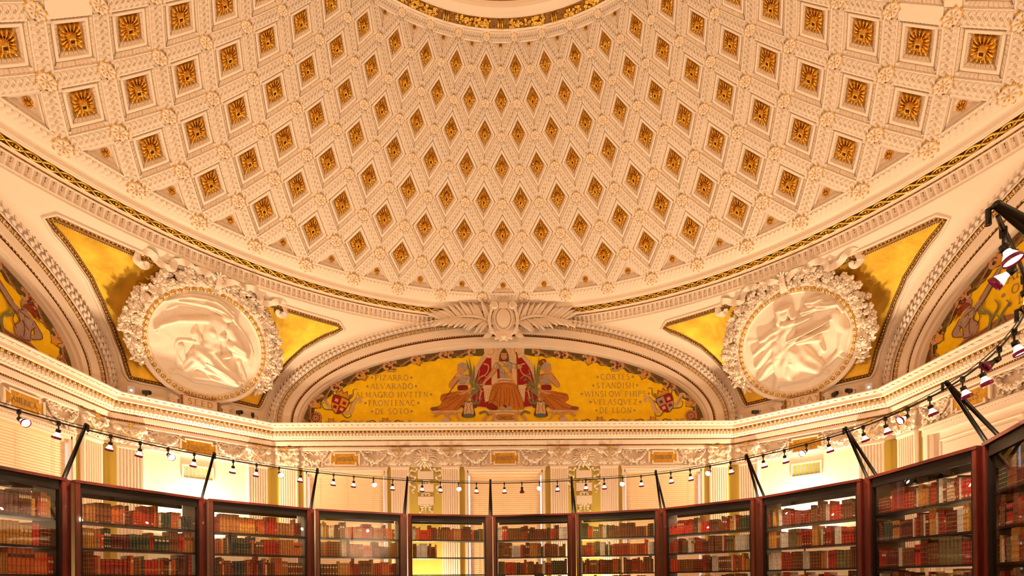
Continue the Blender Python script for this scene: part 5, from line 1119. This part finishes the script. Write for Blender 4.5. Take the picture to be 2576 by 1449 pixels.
for i in range(NC):
    a, b = np.array(JN[i]), np.array(JN[i + 1]); c = (a + b) / 2; L = float(np.linalg.norm(b - a)); ang = math.atan2(b[1] - a[1], b[0] - a[0]); hw = L / 2 - .040
    o = empty('bookcase', (c[0], c[1], 0), ang); setp(o, '%s glazed mahogany bookcase from the left in the curved row' % CASE_NAMES[i] if i not in (0, NC - 1) else '%s glazed mahogany bookcase in the curved row, cut by the frame' % CASE_NAMES[i], 'bookcase', 'curved ring of bookcases')
    CASES.append((o, hw, ang, c)); mb = MB(); mb.box2((-hw, -.012, ZT - .03), (hw, DEP + .01, ZT)); mb.build('top_board', M['wood'], o)
    mb = MB(); mb.box2((-hw + .055, .012, ZO), (hw - .055, .05, ZT - .03)); mb.build('fascia', M['dark'], o)
    mb = MB(); mb.box2((-hw + .055, DEP - .05, ZO), (hw - .055, DEP - .01, ZT - .03)); mb.build('back_fascia', M['dark'], o)
    for s in (-1, 1):
        mb = MB(); mb.box2((s * hw, 0, 0), (s * (hw - .050), .06, ZT - .03)); mb.box2((s * (hw - .006), -.006, .0), (s * (hw - .044), 0, ZT - .03)); mb.build('front_post', M['wood'], o)
        mb = MB(); mb.box2((s * (hw - .050), .004, .3), (s * (hw - .066), .05, ZO)); mb.build('door_stile', M['dark'], o)
        mb = MB(); mb.box2((s * hw, .06, .1), (s * (hw - .025), DEP, ZT - .03)); mb.build('side_panel', M['side'], o)
    mb = MB(); mb.box2((-hw, 0, 0), (hw, DEP, .28)); mb.build('plinth', M['wood'], o)
    for k, z in enumerate(SHELF):
        mb = MB(); mb.box2((-hw + .028, .045, z - .018), (hw - .028, DEP - .07, z)); mb.build('shelf', M['shelf'], o)
    for y in (.028, DEP - .03):
        mb = MB(); mb.add([(-hw + .06, y, .3), (hw - .06, y, .3), (hw - .06, y, ZO), (-hw + .06, y, ZO)], [(0, 1, 2, 3)]); mb.build('glass_pane', M['glass'], o)
    # mahogany filler strip closing the joint to the next case
    if i < NC - 1:
        mb = MB(); mb.box2((hw + .002, .035, 0), (hw + .075, .075, ZT - .004)); mb.build('joint_strip', M['wood'], o)
# ------------------------------------------------------------------ books
PAL = dict(red=(.32, .022, .010), bright=(.52, .028, .014), dark=(.14, .022, .012), brown=(.20, .065, .022), tan=(.42, .17, .05), ochre=(.55, .27, .05), orange=(.55, .13, .03), green=(.035, .055, .035), navy=(.03, .045, .055), black=(.022, .016, .015), cream=(.62, .50, .34), white=(.66, .62, .58), olive=(.16, .13, .06))
NAMES = dict(red='deep red', bright='bright red', dark='dark maroon', brown='brown', tan='tan', ochre='ochre', orange='orange', green='dark green', navy='dark blue', black='black', cream='cream', white='grey-white slipcased', olive='olive')
MIX_L = [('red', 5), ('bright', 3), ('dark', 4), ('brown', 5), ('tan', 4), ('ochre', 3), ('orange', 5), ('green', 2), ('navy', 1), ('black', 1), ('cream', 1)]
MIX_M = [('red', 4), ('bright', 2), ('dark', 4), ('brown', 5), ('tan', 2), ('ochre', 1), ('orange', 2), ('green', 3), ('navy', 1), ('black', 2), ('white', 3), ('olive', 1)]
MIX_R = [('red', 5), ('bright', 3), ('dark', 4), ('brown', 5), ('tan', 2), ('ochre', 2), ('white', 7), ('black', 1), ('green', 1), ('olive', 1), ('cream', 1)]
def runs(r, mix, X):
    out = []; x = 0.0
    while x < X:
        tot = sum(w for _, w in mix); q = r.uniform(0, tot)
        for nme, w in mix:
            q -= w
            if q <= 0: break
        n = r.choice((1, 1, 1, 2, 2, 3, 4, 6)) if nme not in ('cream', 'black') else r.choice((1, 1, 2)); w0 = r.uniform(.018, .044); h0 = r.uniform(.165, .230) if r.random() < .72 else r.uniform(.215, .268)
        if nme == 'white': w0 = r.uniform(.020, .027); h0 = r.uniform(.19, .235)
        st = (r.choice((3, 4, 5, 5)), r.random() < .42, r.choice(('black', 'bright', 'cream', 'dark')), r.random() < .3)
        v = r.uniform(.8, 1.15)
        for _ in range(n):
            if x + w0 > X: return out
            out.append((x, w0 * .96, h0 * r.uniform(.985, 1.01), r.uniform(.11, .15) if h0 < .22 else r.uniform(.14, .18), nme, v * r.uniform(.93, 1.07), st)); x += w0
        if r.random() < .05: x += r.uniform(.01, .05)
    return out
def book_geo(mb, w, h, d, col, st, ox=0, oy=0, oz=0):
    nb, lab, lc, wl = st; s = [(-w / 2, .010), (-w * .36, .003), (-w * .14, 0), (w * .14, 0), (w * .36, .003), (w / 2, .010)]; V = []
    for z in (0, h): V += [(ox + x, oy + y, oz + z) for x, y in s] + [(ox + w / 2, oy + d, oz + z), (ox - w / 2, oy + d, oz + z)]
    mb.add(V, [(i, (i + 1) % 8, (i + 1) % 8 + 8, i + 8) for i in range(8)] + [tuple(range(7, -1, -1)), tuple(range(8, 16))], 0, col)
    return s
def bands(mb, w, h, st, col, ox, oy, oz, white):
    nb = st[0]
    if white:
        for q in (.30, .70): mb.box((ox, oy + .001, oz + h * q), (w * .30, .0018, .0025), 0, (.30, .26, .24))
        return
    g = (.50, .26, .07)
    for k in range(nb):
        z = oz + h * (.12 + .76 * k / max(1, nb - 1)); mb.box((ox, oy + .0015, z), (w * .40, .0035, .0020), 0, g if k in (0, nb - 1) or nb > 4 else tuple(c * 1.25 for c in col))
def label_geo(mb, w, h, st, ox, oy, oz):
    c = PAL[st[2]]; mb.box((ox, oy + .0005, oz + h * .70), (w * .34, .0028, h * .065), 0, c)
    if st[3]: mb.box((ox, oy + .0005, oz + h * .14), (w * .22, .0030, .010), 0, (.60, .46, .30))
BOOKS = []
for i, (o, hw, ang, c) in enumerate(CASES):
    r = random.Random(100 + i); mix = MIX_L if i <= 3 else (MIX_M if i <= 6 else MIX_R)
    for k in range(4):
        X = 2 * hw - .15; X2 = X
        if i == 4 and k == 1: X2 = X * .34
        if i == 4 and k == 2: continue
        for (x, w, h, d, nme, v, st) in runs(r, mix, X2): BOOKS.append((i, k, x - hw + .075 + w / 2, w, min(h, .265), d, nme, v, st))
    
Rz = lambda a: np.array([[math.cos(a), -math.sin(a)], [math.sin(a), math.cos(a)]])
def view(p):
    v = CM @ (np.array(p) - np.array(EYE)); return (1293.25 + 1274 * v[0] / v[1], 1453.24 - 1274 * v[2] / v[1], v[1]) if v[1] > .2 else (9e9, 0, 1)
rank = []
for n, (i, k, x, w, h, d, nme, v, st) in enumerate(BOOKS):
    o, hw, ang, c = CASES[i]; p = Rz(ang) @ np.array([x, .07]) + c; px, py, dep = view((p[0], p[1], SHELF[k] + h)); vis = -8 < px < 2584 and py < 1449
    qy = min(1449, view((p[0], p[1], SHELF[k]))[1]); rank.append((w / dep * max(0, qy - py) if vis else 0, n))
sel = set(n for a, n in sorted(rank, reverse=True)[:300] if a > 0)
rest = MB(); cnt = {}
SH = ['top', 'second', 'third', 'fourth']
for n, (i, k, x, w, h, d, nme, v, st) in enumerate(BOOKS):
    o, hw, ang, c = CASES[i]; col = tuple(min(.8, q * v) for q in PAL[nme]); p = Rz(ang) @ np.array([x, .065]) + c; cnt[(i, k)] = cnt.get((i, k), 0) + 1; lab = st[1] and nme != 'white'
    if n in sel:
        mb = MB(); book_geo(mb, w, h, d, col, st); bo = mb.build('book', M['book'], col=True, loc=(p[0], p[1], SHELF[k]), rz=ang)
        setp(bo, '%s leather book, %s from the left on the %s shelf of the %s bookcase' % (NAMES[nme], ORD[cnt[(i, k)] - 1], SH[k], CASE_NAMES[i]) if nme != 'white' else 'grey-white slipcased book, %s from the left on the %s shelf of the %s bookcase' % (ORD[cnt[(i, k)] - 1], SH[k], CASE_NAMES[i]), 'book', 'old books behind glass')
        mb = MB(); bands(mb, w, h, st, col, 0, 0, 0, nme == 'white'); mb.build('spine_bands', M['book'], bo, col=True)['kind'] = 'stuff'
        if lab: mb = MB(); label_geo(mb, w, h, st, 0, 0, 0); mb.build('spine_label', M['book'], bo, col=True)
    else:
        b = rest.n; book_geo(rest, w, h, d, col, st); bands(rest, w, h, st, col, 0, 0, 0, nme == 'white')
        if lab: label_geo(rest, w, h, st, 0, 0, 0)
        rest.xf(Matrix.Translation((p[0], p[1], SHELF[k])) @ Matrix.Rotation(ang, 4, 'Z'), b)
rb = rest.build('shelved_books', M['book'], col=True); setp(rb, 'rows of further old leather books on the bookcase shelves', 'books', kind='stuff')
# ================================================================== suspended light track on brackets
JJ = [np.array(j) for j in JN] + [np.array((2.39, -2.19)), np.array((1.2, -2.95))]
TIPS = []
for i, j in enumerate(JJ):
    a = JJ[max(0, i - 1)]; b = JJ[min(len(JJ) - 1, i + 1)]; t = (b - a) / np.linalg.norm(b - a); n = np.array([t[1], -t[0]]); TIPS.append(j + n * .25)
ZTR = 3.27
path = cr([(p[0], p[1], ZTR) for p in TIPS[:-1]], 12)
tr = empty('light_track', (0, 0, 0)); setp(tr, 'thin curved black light track hanging in front of the bookcase tops', 'track'); 
mb1 = MB(); mb1.tube(path, .0075, 6); mb1.build('rail', M['black'], tr, smooth=True); mb1 = MB(); mb1.tube([p + np.array((0, 0, .030)) for p in path], .004, 5); mb1.build('cable', M['black'], tr, smooth=True)
BN = ['first', 'second', 'third', 'fourth', 'fifth', 'sixth', 'seventh', 'eighth', 'ninth', 'tenth']
for i in range(1, len(JJ) - 1):
    j = JJ[i]; t = TIPS[i]; n = (j - t) / np.linalg.norm(j - t); s = np.array([n[1], -n[0]])
    o = empty('track_bracket', (j[0], j[1], ZT)); nm = BN[i - 1] if i <= 10 else None
    setp(o, ('black two-rod track bracket, %s from the left on the case tops' % nm) if i <= 10 else ('black bracket arm hidden past the right edge of the row' if i == 11 else 'large black bracket arm reaching in at the upper right edge'), 'bracket', 'track brackets on the case tops')
    tip = (t[0] - j[0], t[1] - j[1], ZTR - ZT + .05)
    for k in (0, 1):
        b = n * (.06 + .10 * k) + s * (.02 if k else -.02); mb = MB(); mb.tube([(b[0], b[1], 0), tip], .017, 8); mb.build('rod', M['black'], o, smooth=True)
    mb = MB(); mb.tube([tip, (tip[0] - n[0] * .03, tip[1] - n[1] * .03, tip[2] - .005), (tip[0] - n[0] * .03, tip[1] - n[1] * .03, tip[2] - .075)], .012, 8); mb.ball(tip, .020, 8, 6); mb.build('clamp', M['black'], o, smooth=True)
    for k in (0, 1):
        b = n * (.06 + .10 * k) + s * (.02 if k else -.02); mb = MB(); mb.lathe([(0, 0), (.028, 0), (.028, .008), (0, .008)], 14, (b[0], b[1], 0)); mb.build('foot_plate', M['black'], o)
# spotlight: stem, socket, glowing reflector, hood and lens
mb = MB(); mb.box((0, 0, -.008), (.010, .014, .022)); mb.tube([(0, 0, -.02), (0, 0, -.075)], .0065, 6); me_stem = mb.me('stem', M['black'])
mb = MB(); mb.lathe([(0, -.070), (.017, -.070), (.019, -.095), (.012, -.100)], 12); me_sock = mb.me('socket', M['black'], True)
mb = MB(); mb.lathe([(.012, -.098), (.016, -.112), (.026, -.130), (.031, -.142)], 16); me_refl = mb.me('reflector', M['bulb_body'], True); mb = MB(); mb.lathe([(.012, -.098), (.016, -.112), (.026, -.130), (.031, -.142)], 16); me_refl0 = mb.me('reflector', M['bulb_off'], True)
mb = MB(); mb.lathe([(.030, -.138), (.034, -.141), (.036, -.158), (.034, -.160), (.031, -.146)], 16); me_hood = mb.me('hood', M['hood'], True)
mb = MB(); mb.lathe([(.0, -.148), (.031, -.148), (.031, -.151), (0, -.153)], 16); me_lens = mb.me('lens', M['bulb'], True); mb = MB(); mb.lathe([(.0, -.148), (.031, -.148), (.031, -.151), (0, -.153)], 16); me_lens0 = mb.me('lens', M['bulb_off'], True)
def spot(name, watts, size):
    S = bpy.data.lights.new(name, 'SPOT'); S.energy = watts; S.color = SPOT_COLOR; S.spot_size = math.radians(size); S.spot_blend = .7; S.shadow_soft_size = .03; return S
SPOT = spot('track_spot_lamp', SPOT_WATTS, 95); SPOTX = spot('track_cross_lamp', SPOT_WATTS * 2.0, 46); num = 0
for i in range(0, len(JJ) - 2):
    seg = path[i * 12:(i + 1) * 12 + 1]
    for k in range(4):
        f = (k + .8) / 4.6 * 12; q = int(f); p = seg[q] * (1 - f + q) + seg[min(12, q + 1)] * (f - q)
        tdir = seg[min(12, q + 1)] - seg[max(0, q - 1)]; tdir /= np.linalg.norm(tdir); num += 1
        off = (i == 5 and k == 1) or (i == 10 and k == 2); cross = k == 2
        o = empty('track_spotlight', tuple(p), math.atan2(tdir[1], tdir[0])); setp(o, '%s spotlight from the left along the curved track%s' % (ORD[num - 1], ', unlit' if off else ''), 'spotlight', 'spotlights on the light track')
        link('stem', me_stem, o); tl = math.radians(-58 if cross else 20)
        for nm_, me_ in (('socket', me_sock), ('reflector', me_refl0 if off else me_refl), ('hood', me_hood), ('lens', me_lens0 if off else me_lens)):
            h = link(nm_, me_, o); h.matrix_local = Matrix.Translation((0, 0, -.072)) @ Matrix.Rotation(tl, 4, 'X') @ Matrix.Diagonal((1.15, 1.15, 1.1, 1)) @ Matrix.Translation((0, 0, .072))
        if not off:
            l = bpy.data.objects.new('track_spot_lamp', SPOTX if cross else SPOT); COL.objects.link(l); l.parent = o
            l.matrix_local = Matrix.Translation((0, 0, -.072)) @ Matrix.Rotation(math.radians(-78) if cross else tl, 4, 'X') @ Matrix.Translation((0, 0, -.105))
# ================================================================== small devices standing on the cornice
def ledge(side, s): return Matrix.Rotation(ROT[side], 4, 'Z') @ Vector((s, 8.70, 5.181))
for side, s, l in (('far_left', -1.16, 'white wireless box with a blue light on the far left cornice'), ('far_right', 1.16, 'white wireless box with a blue light on the far right cornice')):
    o = empty('wireless_box', ledge(side, s), ROT[side]); setp(o, l, 'device', 'white boxes on the cornice')
    mb = MB(); mb.box((0, .03, .085), (.055, .022, .085)); mb.box((0, .03, .085), (.058, .018, .088)); mb.build('case', M['white'], o)
    mb = MB(); mb.lathe([(0, 0), (.018, 0), (.016, .006), (0, .007)], 16); mb.xf(Matrix.Translation((0, .008, .095)) @ Matrix.Rotation(pi / 2, 4, 'X')); mb.build('led', M['led'], o)
    k = -1 if s < 0 else 1; mb = MB(); mb.tube(cr([(k * .05, .03, .02), (k * .12, .03, .012), (k * .22, .02, .012), (k * .30, .04, .008)], 5), .006, 6); mb.build('cable', mat('blue_cable', (.05, .16, .3), .5), o, smooth=True)
for side, s, l in (('far_left', 1.36, 'small white junction box at the left foot of the far arch'), ('far_right', -1.24, 'small white junction box at the right foot of the far arch')):
    o = empty('junction_box', ledge(side, s), ROT[side]); setp(o, l, 'device', 'white junction boxes on the cornice'); mb = MB(); mb.box((0, .04, .055), (.055, .02, .055)); mb.build('case', M['white'], o); mb = MB(); mb.box((-.015, .018, .07), (.022, .003, .028)); mb.build('cover', mat('grey_plastic', (.45, .45, .48), .5), o)
for side, s, yaw, l in (('far_left', -.93, .9, 'small black ledge camera beside the left blue-lit box'), ('far_left', .70, .5, 'small black ledge camera right of the SEED tablet'), ('far_left', .97, -.4, 'small black ledge camera nearest the far arch, left corner'),
                        ('far_right', -.90, -.9, 'small black ledge camera nearest the far arch, right corner'), ('far_right', .60, .8, 'small black ledge camera right of the DECAY tablet'), ('far_right', .84, -.5, 'small black ledge camera beside the right blue-lit box')):
    o = empty('ledge_camera', ledge(side, s), ROT[side] + yaw); setp(o, l, 'camera', 'small black cameras on the cornice')
    mb = MB(); mb.lathe([(0, 0), (.030, 0), (.028, .008), (.008, .012), (.008, .075), (0, .08)], 12); mb.build('stand', M['black'], o, smooth=False)
    mb = MB(); mb.box((0, .0, .105), (.028, .062, .030)); mb.box((0, -.01, .138), (.032, .068, .004)); mb.build('housing', mat('dark_grey_metal', (.05, .04, .038), .45), o)
    mb = MB(); mb.tube([(0, -.055, .103), (0, -.085, .100)], .022, 12); mb.build('lens_barrel', M['black'], o)
    mb = MB(); mb.tube(cr([(.02, .06, .10), (.07, .08, .12), (.09, .05, .05), (.05, .06, .008), (-.06, .08, .006), (-.10, .04, .012)], 6), .0045, 5); mb.build('cord', M['black'], o, smooth=True)
# ================================================================== two visitors standing by the far cases
def person(x, y, H, rz, label, hairlen):
    o = empty('person', (x, y, 0), rz); setp(o, label, 'person', 'visitors by the far bookcases')
    k = H / 1.75; J = {}; V = []; E = []; Rr = []
    def add(n, p, r, par=None):
        J[n] = len(V); V.append(tuple(c * k for c in p)); Rr.append((r[0] * k, r[1] * k) if hasattr(r, '__len__') else (r * k, r * k))
        if par: E.append((J[par], J[n]))
    add('pel', (0, 0, .95), (.15, .11)); add('wst', (0, .0, 1.10), (.135, .10), 'pel'); add('chs', (0, 0, 1.30), (.155, .11), 'wst'); add('nkb', (0, .01, 1.46), (.07, .065), 'chs'); add('nck', (0, 0, 1.54), (.052, .055), 'nkb'); add('hd1', (0, -.01, 1.61), (.066, .078), 'nck'); add('hd2', (0, 0, 1.68), (.072, .088), 'hd1'); add('hd3', (0, .005, 1.72), (.05, .06), 'hd2')
    for s, n in ((-1, 'l'), (1, 'r')):
        add('sh' + n, (s * .17, 0, 1.41), .062, 'chs'); add('el' + n, (s * .23, .03, 1.13), .044, 'sh' + n); add('wr' + n, (s * .22, -.10, .92), .030, 'el' + n); add('pm' + n, (s * .21, -.13, .86), (.036, .020), 'wr' + n)
        for q in range(4): add('f%d%s' % (q, n), (s * .21 + (q - 1.5) * .018, -.145, .81), .010, 'pm' + n); add('g%d%s' % (q, n), (s * .21 + (q - 1.5) * .016, -.150, .765 + .008 * abs(q - 1.5)), .008, 'f%d%s' % (q, n))
        add('t' + n, (s * .21 - s * .038, -.15, .84), .010, 'pm' + n); add('u' + n, (s * .21 - s * .050, -.165, .805), .009, 't' + n)
        add('hp' + n, (s * .09, 0, .88), .095, 'pel'); add('kn' + n, (s * .10, -.01, .50), .062, 'hp' + n); add('an' + n, (s * .10, .02, .09), .042, 'kn' + n); add('to' + n, (s * .11, -.13, .035), (.045, .03), 'an' + n)
    me = bpy.data.meshes.new('body'); me.from_pydata(V, E, []); me.materials.append(M['skin']); b = link('body', me, o)
    sk = b.modifiers.new('skin', 'SKIN'); sv = me.skin_vertices[0].data
    for q, rr in enumerate(Rr): sv[q].radius = rr
    sv[0].use_root = True; b.modifiers.new('sub', 'SUBSURF').render_levels = 2
    mb = MB(); z = 1.66 * k; mb.ball((0, .012, z + .022), (.088 * k, .105 * k, .098 * k), 16, 10); mb.ball((0, .05 * k, z - .04 * k), (.085 * k, .075 * k, (.10 + hairlen) * k), 14, 8); mb.build('hair', M['hair'], o, smooth=True)
    mb = MB(); mb.lathe([(.165, .86), (.17, .98), (.16, 1.10), (.175, 1.28), (.16, 1.40), (.09, 1.47), (.06, 1.49)], 20); mb.xf(Matrix.Diagonal((k * 1.05, k * .78, k, 1)))
    for s in (-1, 1): mb.tube([(s * .16 * k, 0, 1.42 * k), (s * .235 * k, .03 * k, 1.13 * k), (s * .225 * k, -.09 * k, .95 * k)], [.075 * k, .056 * k, .042 * k], 10)
    mb.build('jacket', M['cloth'], o, smooth=True)
    mb = MB()
    for s in (-1, 1): mb.tube([(s * .085 * k, 0, .93 * k), (s * .10 * k, -.01, .5 * k), (s * .10 * k, .02, .05)], [.108 * k, .078 * k, .062 * k], 12)
    mb.build('trousers', M['cloth'], o, smooth=True)
    mb = MB()
    for s in (-1, 1): mb.ball((s * .105 * k, -.05, .04), (.05, .13, .04), 10, 6)
    mb.build('shoes', M['black'], o, smooth=True)
    mb = MB()
    for s in (-1, 1): mb.ball((s * .03 * k, -.082 * k, 1.655 * k), (.013, .006, .008), 8, 5)
    mb.build('eyes', M['black'], o); mb = MB(); mb.ball((0, -.094 * k, 1.625 * k), (.012, .018, .022), 8, 5); mb.build('nose', M['skin'], o, smooth=True); mb = MB(); mb.ball((0, -.082 * k, 1.588 * k), (.024, .007, .006), 8, 5); mb.build('mouth', mat('lips', (.35, .09, .07), .5), o, smooth=True)
person(-.06, 3.45, 1.715, pi, 'dark-haired visitor in a dark jacket, left of two by the far cases', .02)
person(.50, 3.40, 1.73, pi + .3, 'dark-haired visitor in a dark jacket, right of two by the far cases', .06)
# ================================================================== floor uplights behind the cases, plus added wall-wash lamps
def uplight(x, y, z, watts, label, size=.3):
    o = empty('uplight', (x, y, 0)); setp(o, label, 'lamp', 'floor uplights behind the bookcases')
    mb = MB(); mb.lathe([(0, 0), (.12, 0), (.12, .02), (.03, .04), (0, .04)], 20); mb.build('base', M['black'], o)
    mb = MB(); mb.tube([(0, 0, .03), (0, 0, z - .10)], .016, 8); mb.build('pole', M['black'], o)
    mb = MB(); mb.lathe([(.016, z - .14), (.05, z - .12), (.06, z - .09), (.0, z - .085)], 24); mb.build('lamp_holder', M['black'], o, smooth=True)
    L = bpy.data.lights.new('uplight_lamp', 'AREA'); L.shape = 'DISK'; L.size = .26; L.energy = watts; L.color = UPLIGHT_COLOR
    l = bpy.data.objects.new('uplight_lamp', L); COL.objects.link(l); l.parent = o; l.location = (0, 0, z); l.rotation_euler = (pi, 0, 0)
for side, lab in (('far_left', 'black floor uplight behind the cases in the far left corner'), ('far_right', 'black floor uplight behind the cases in the far right corner'), ('near_left', 'black floor uplight in the near left corner'), ('near_right', 'black floor uplight in the near right corner')):
    a = ROT[side]; r = 8.82
    uplight(-r * math.sin(a), r * math.cos(a), 2.60, UPLIGHT_WATTS if 'far' in side else UPLIGHT_NEAR_WATTS, lab)
for x, y, lab in ((-1.82, 6.75, 'added short floor uplight brightening the wall under the left lion tablets'), (1.82, 6.75, 'added short floor uplight brightening the wall under the right lion tablets'), (-6.75, 1.9, 'added short floor uplight brightening the left wall'), (6.75, 1.9, 'added short floor uplight brightening the right wall')):
    uplight(x, y, .95, ADDED_WASH_WATTS, lab)  # extra lamps, added only to lift the brightness of the main walls
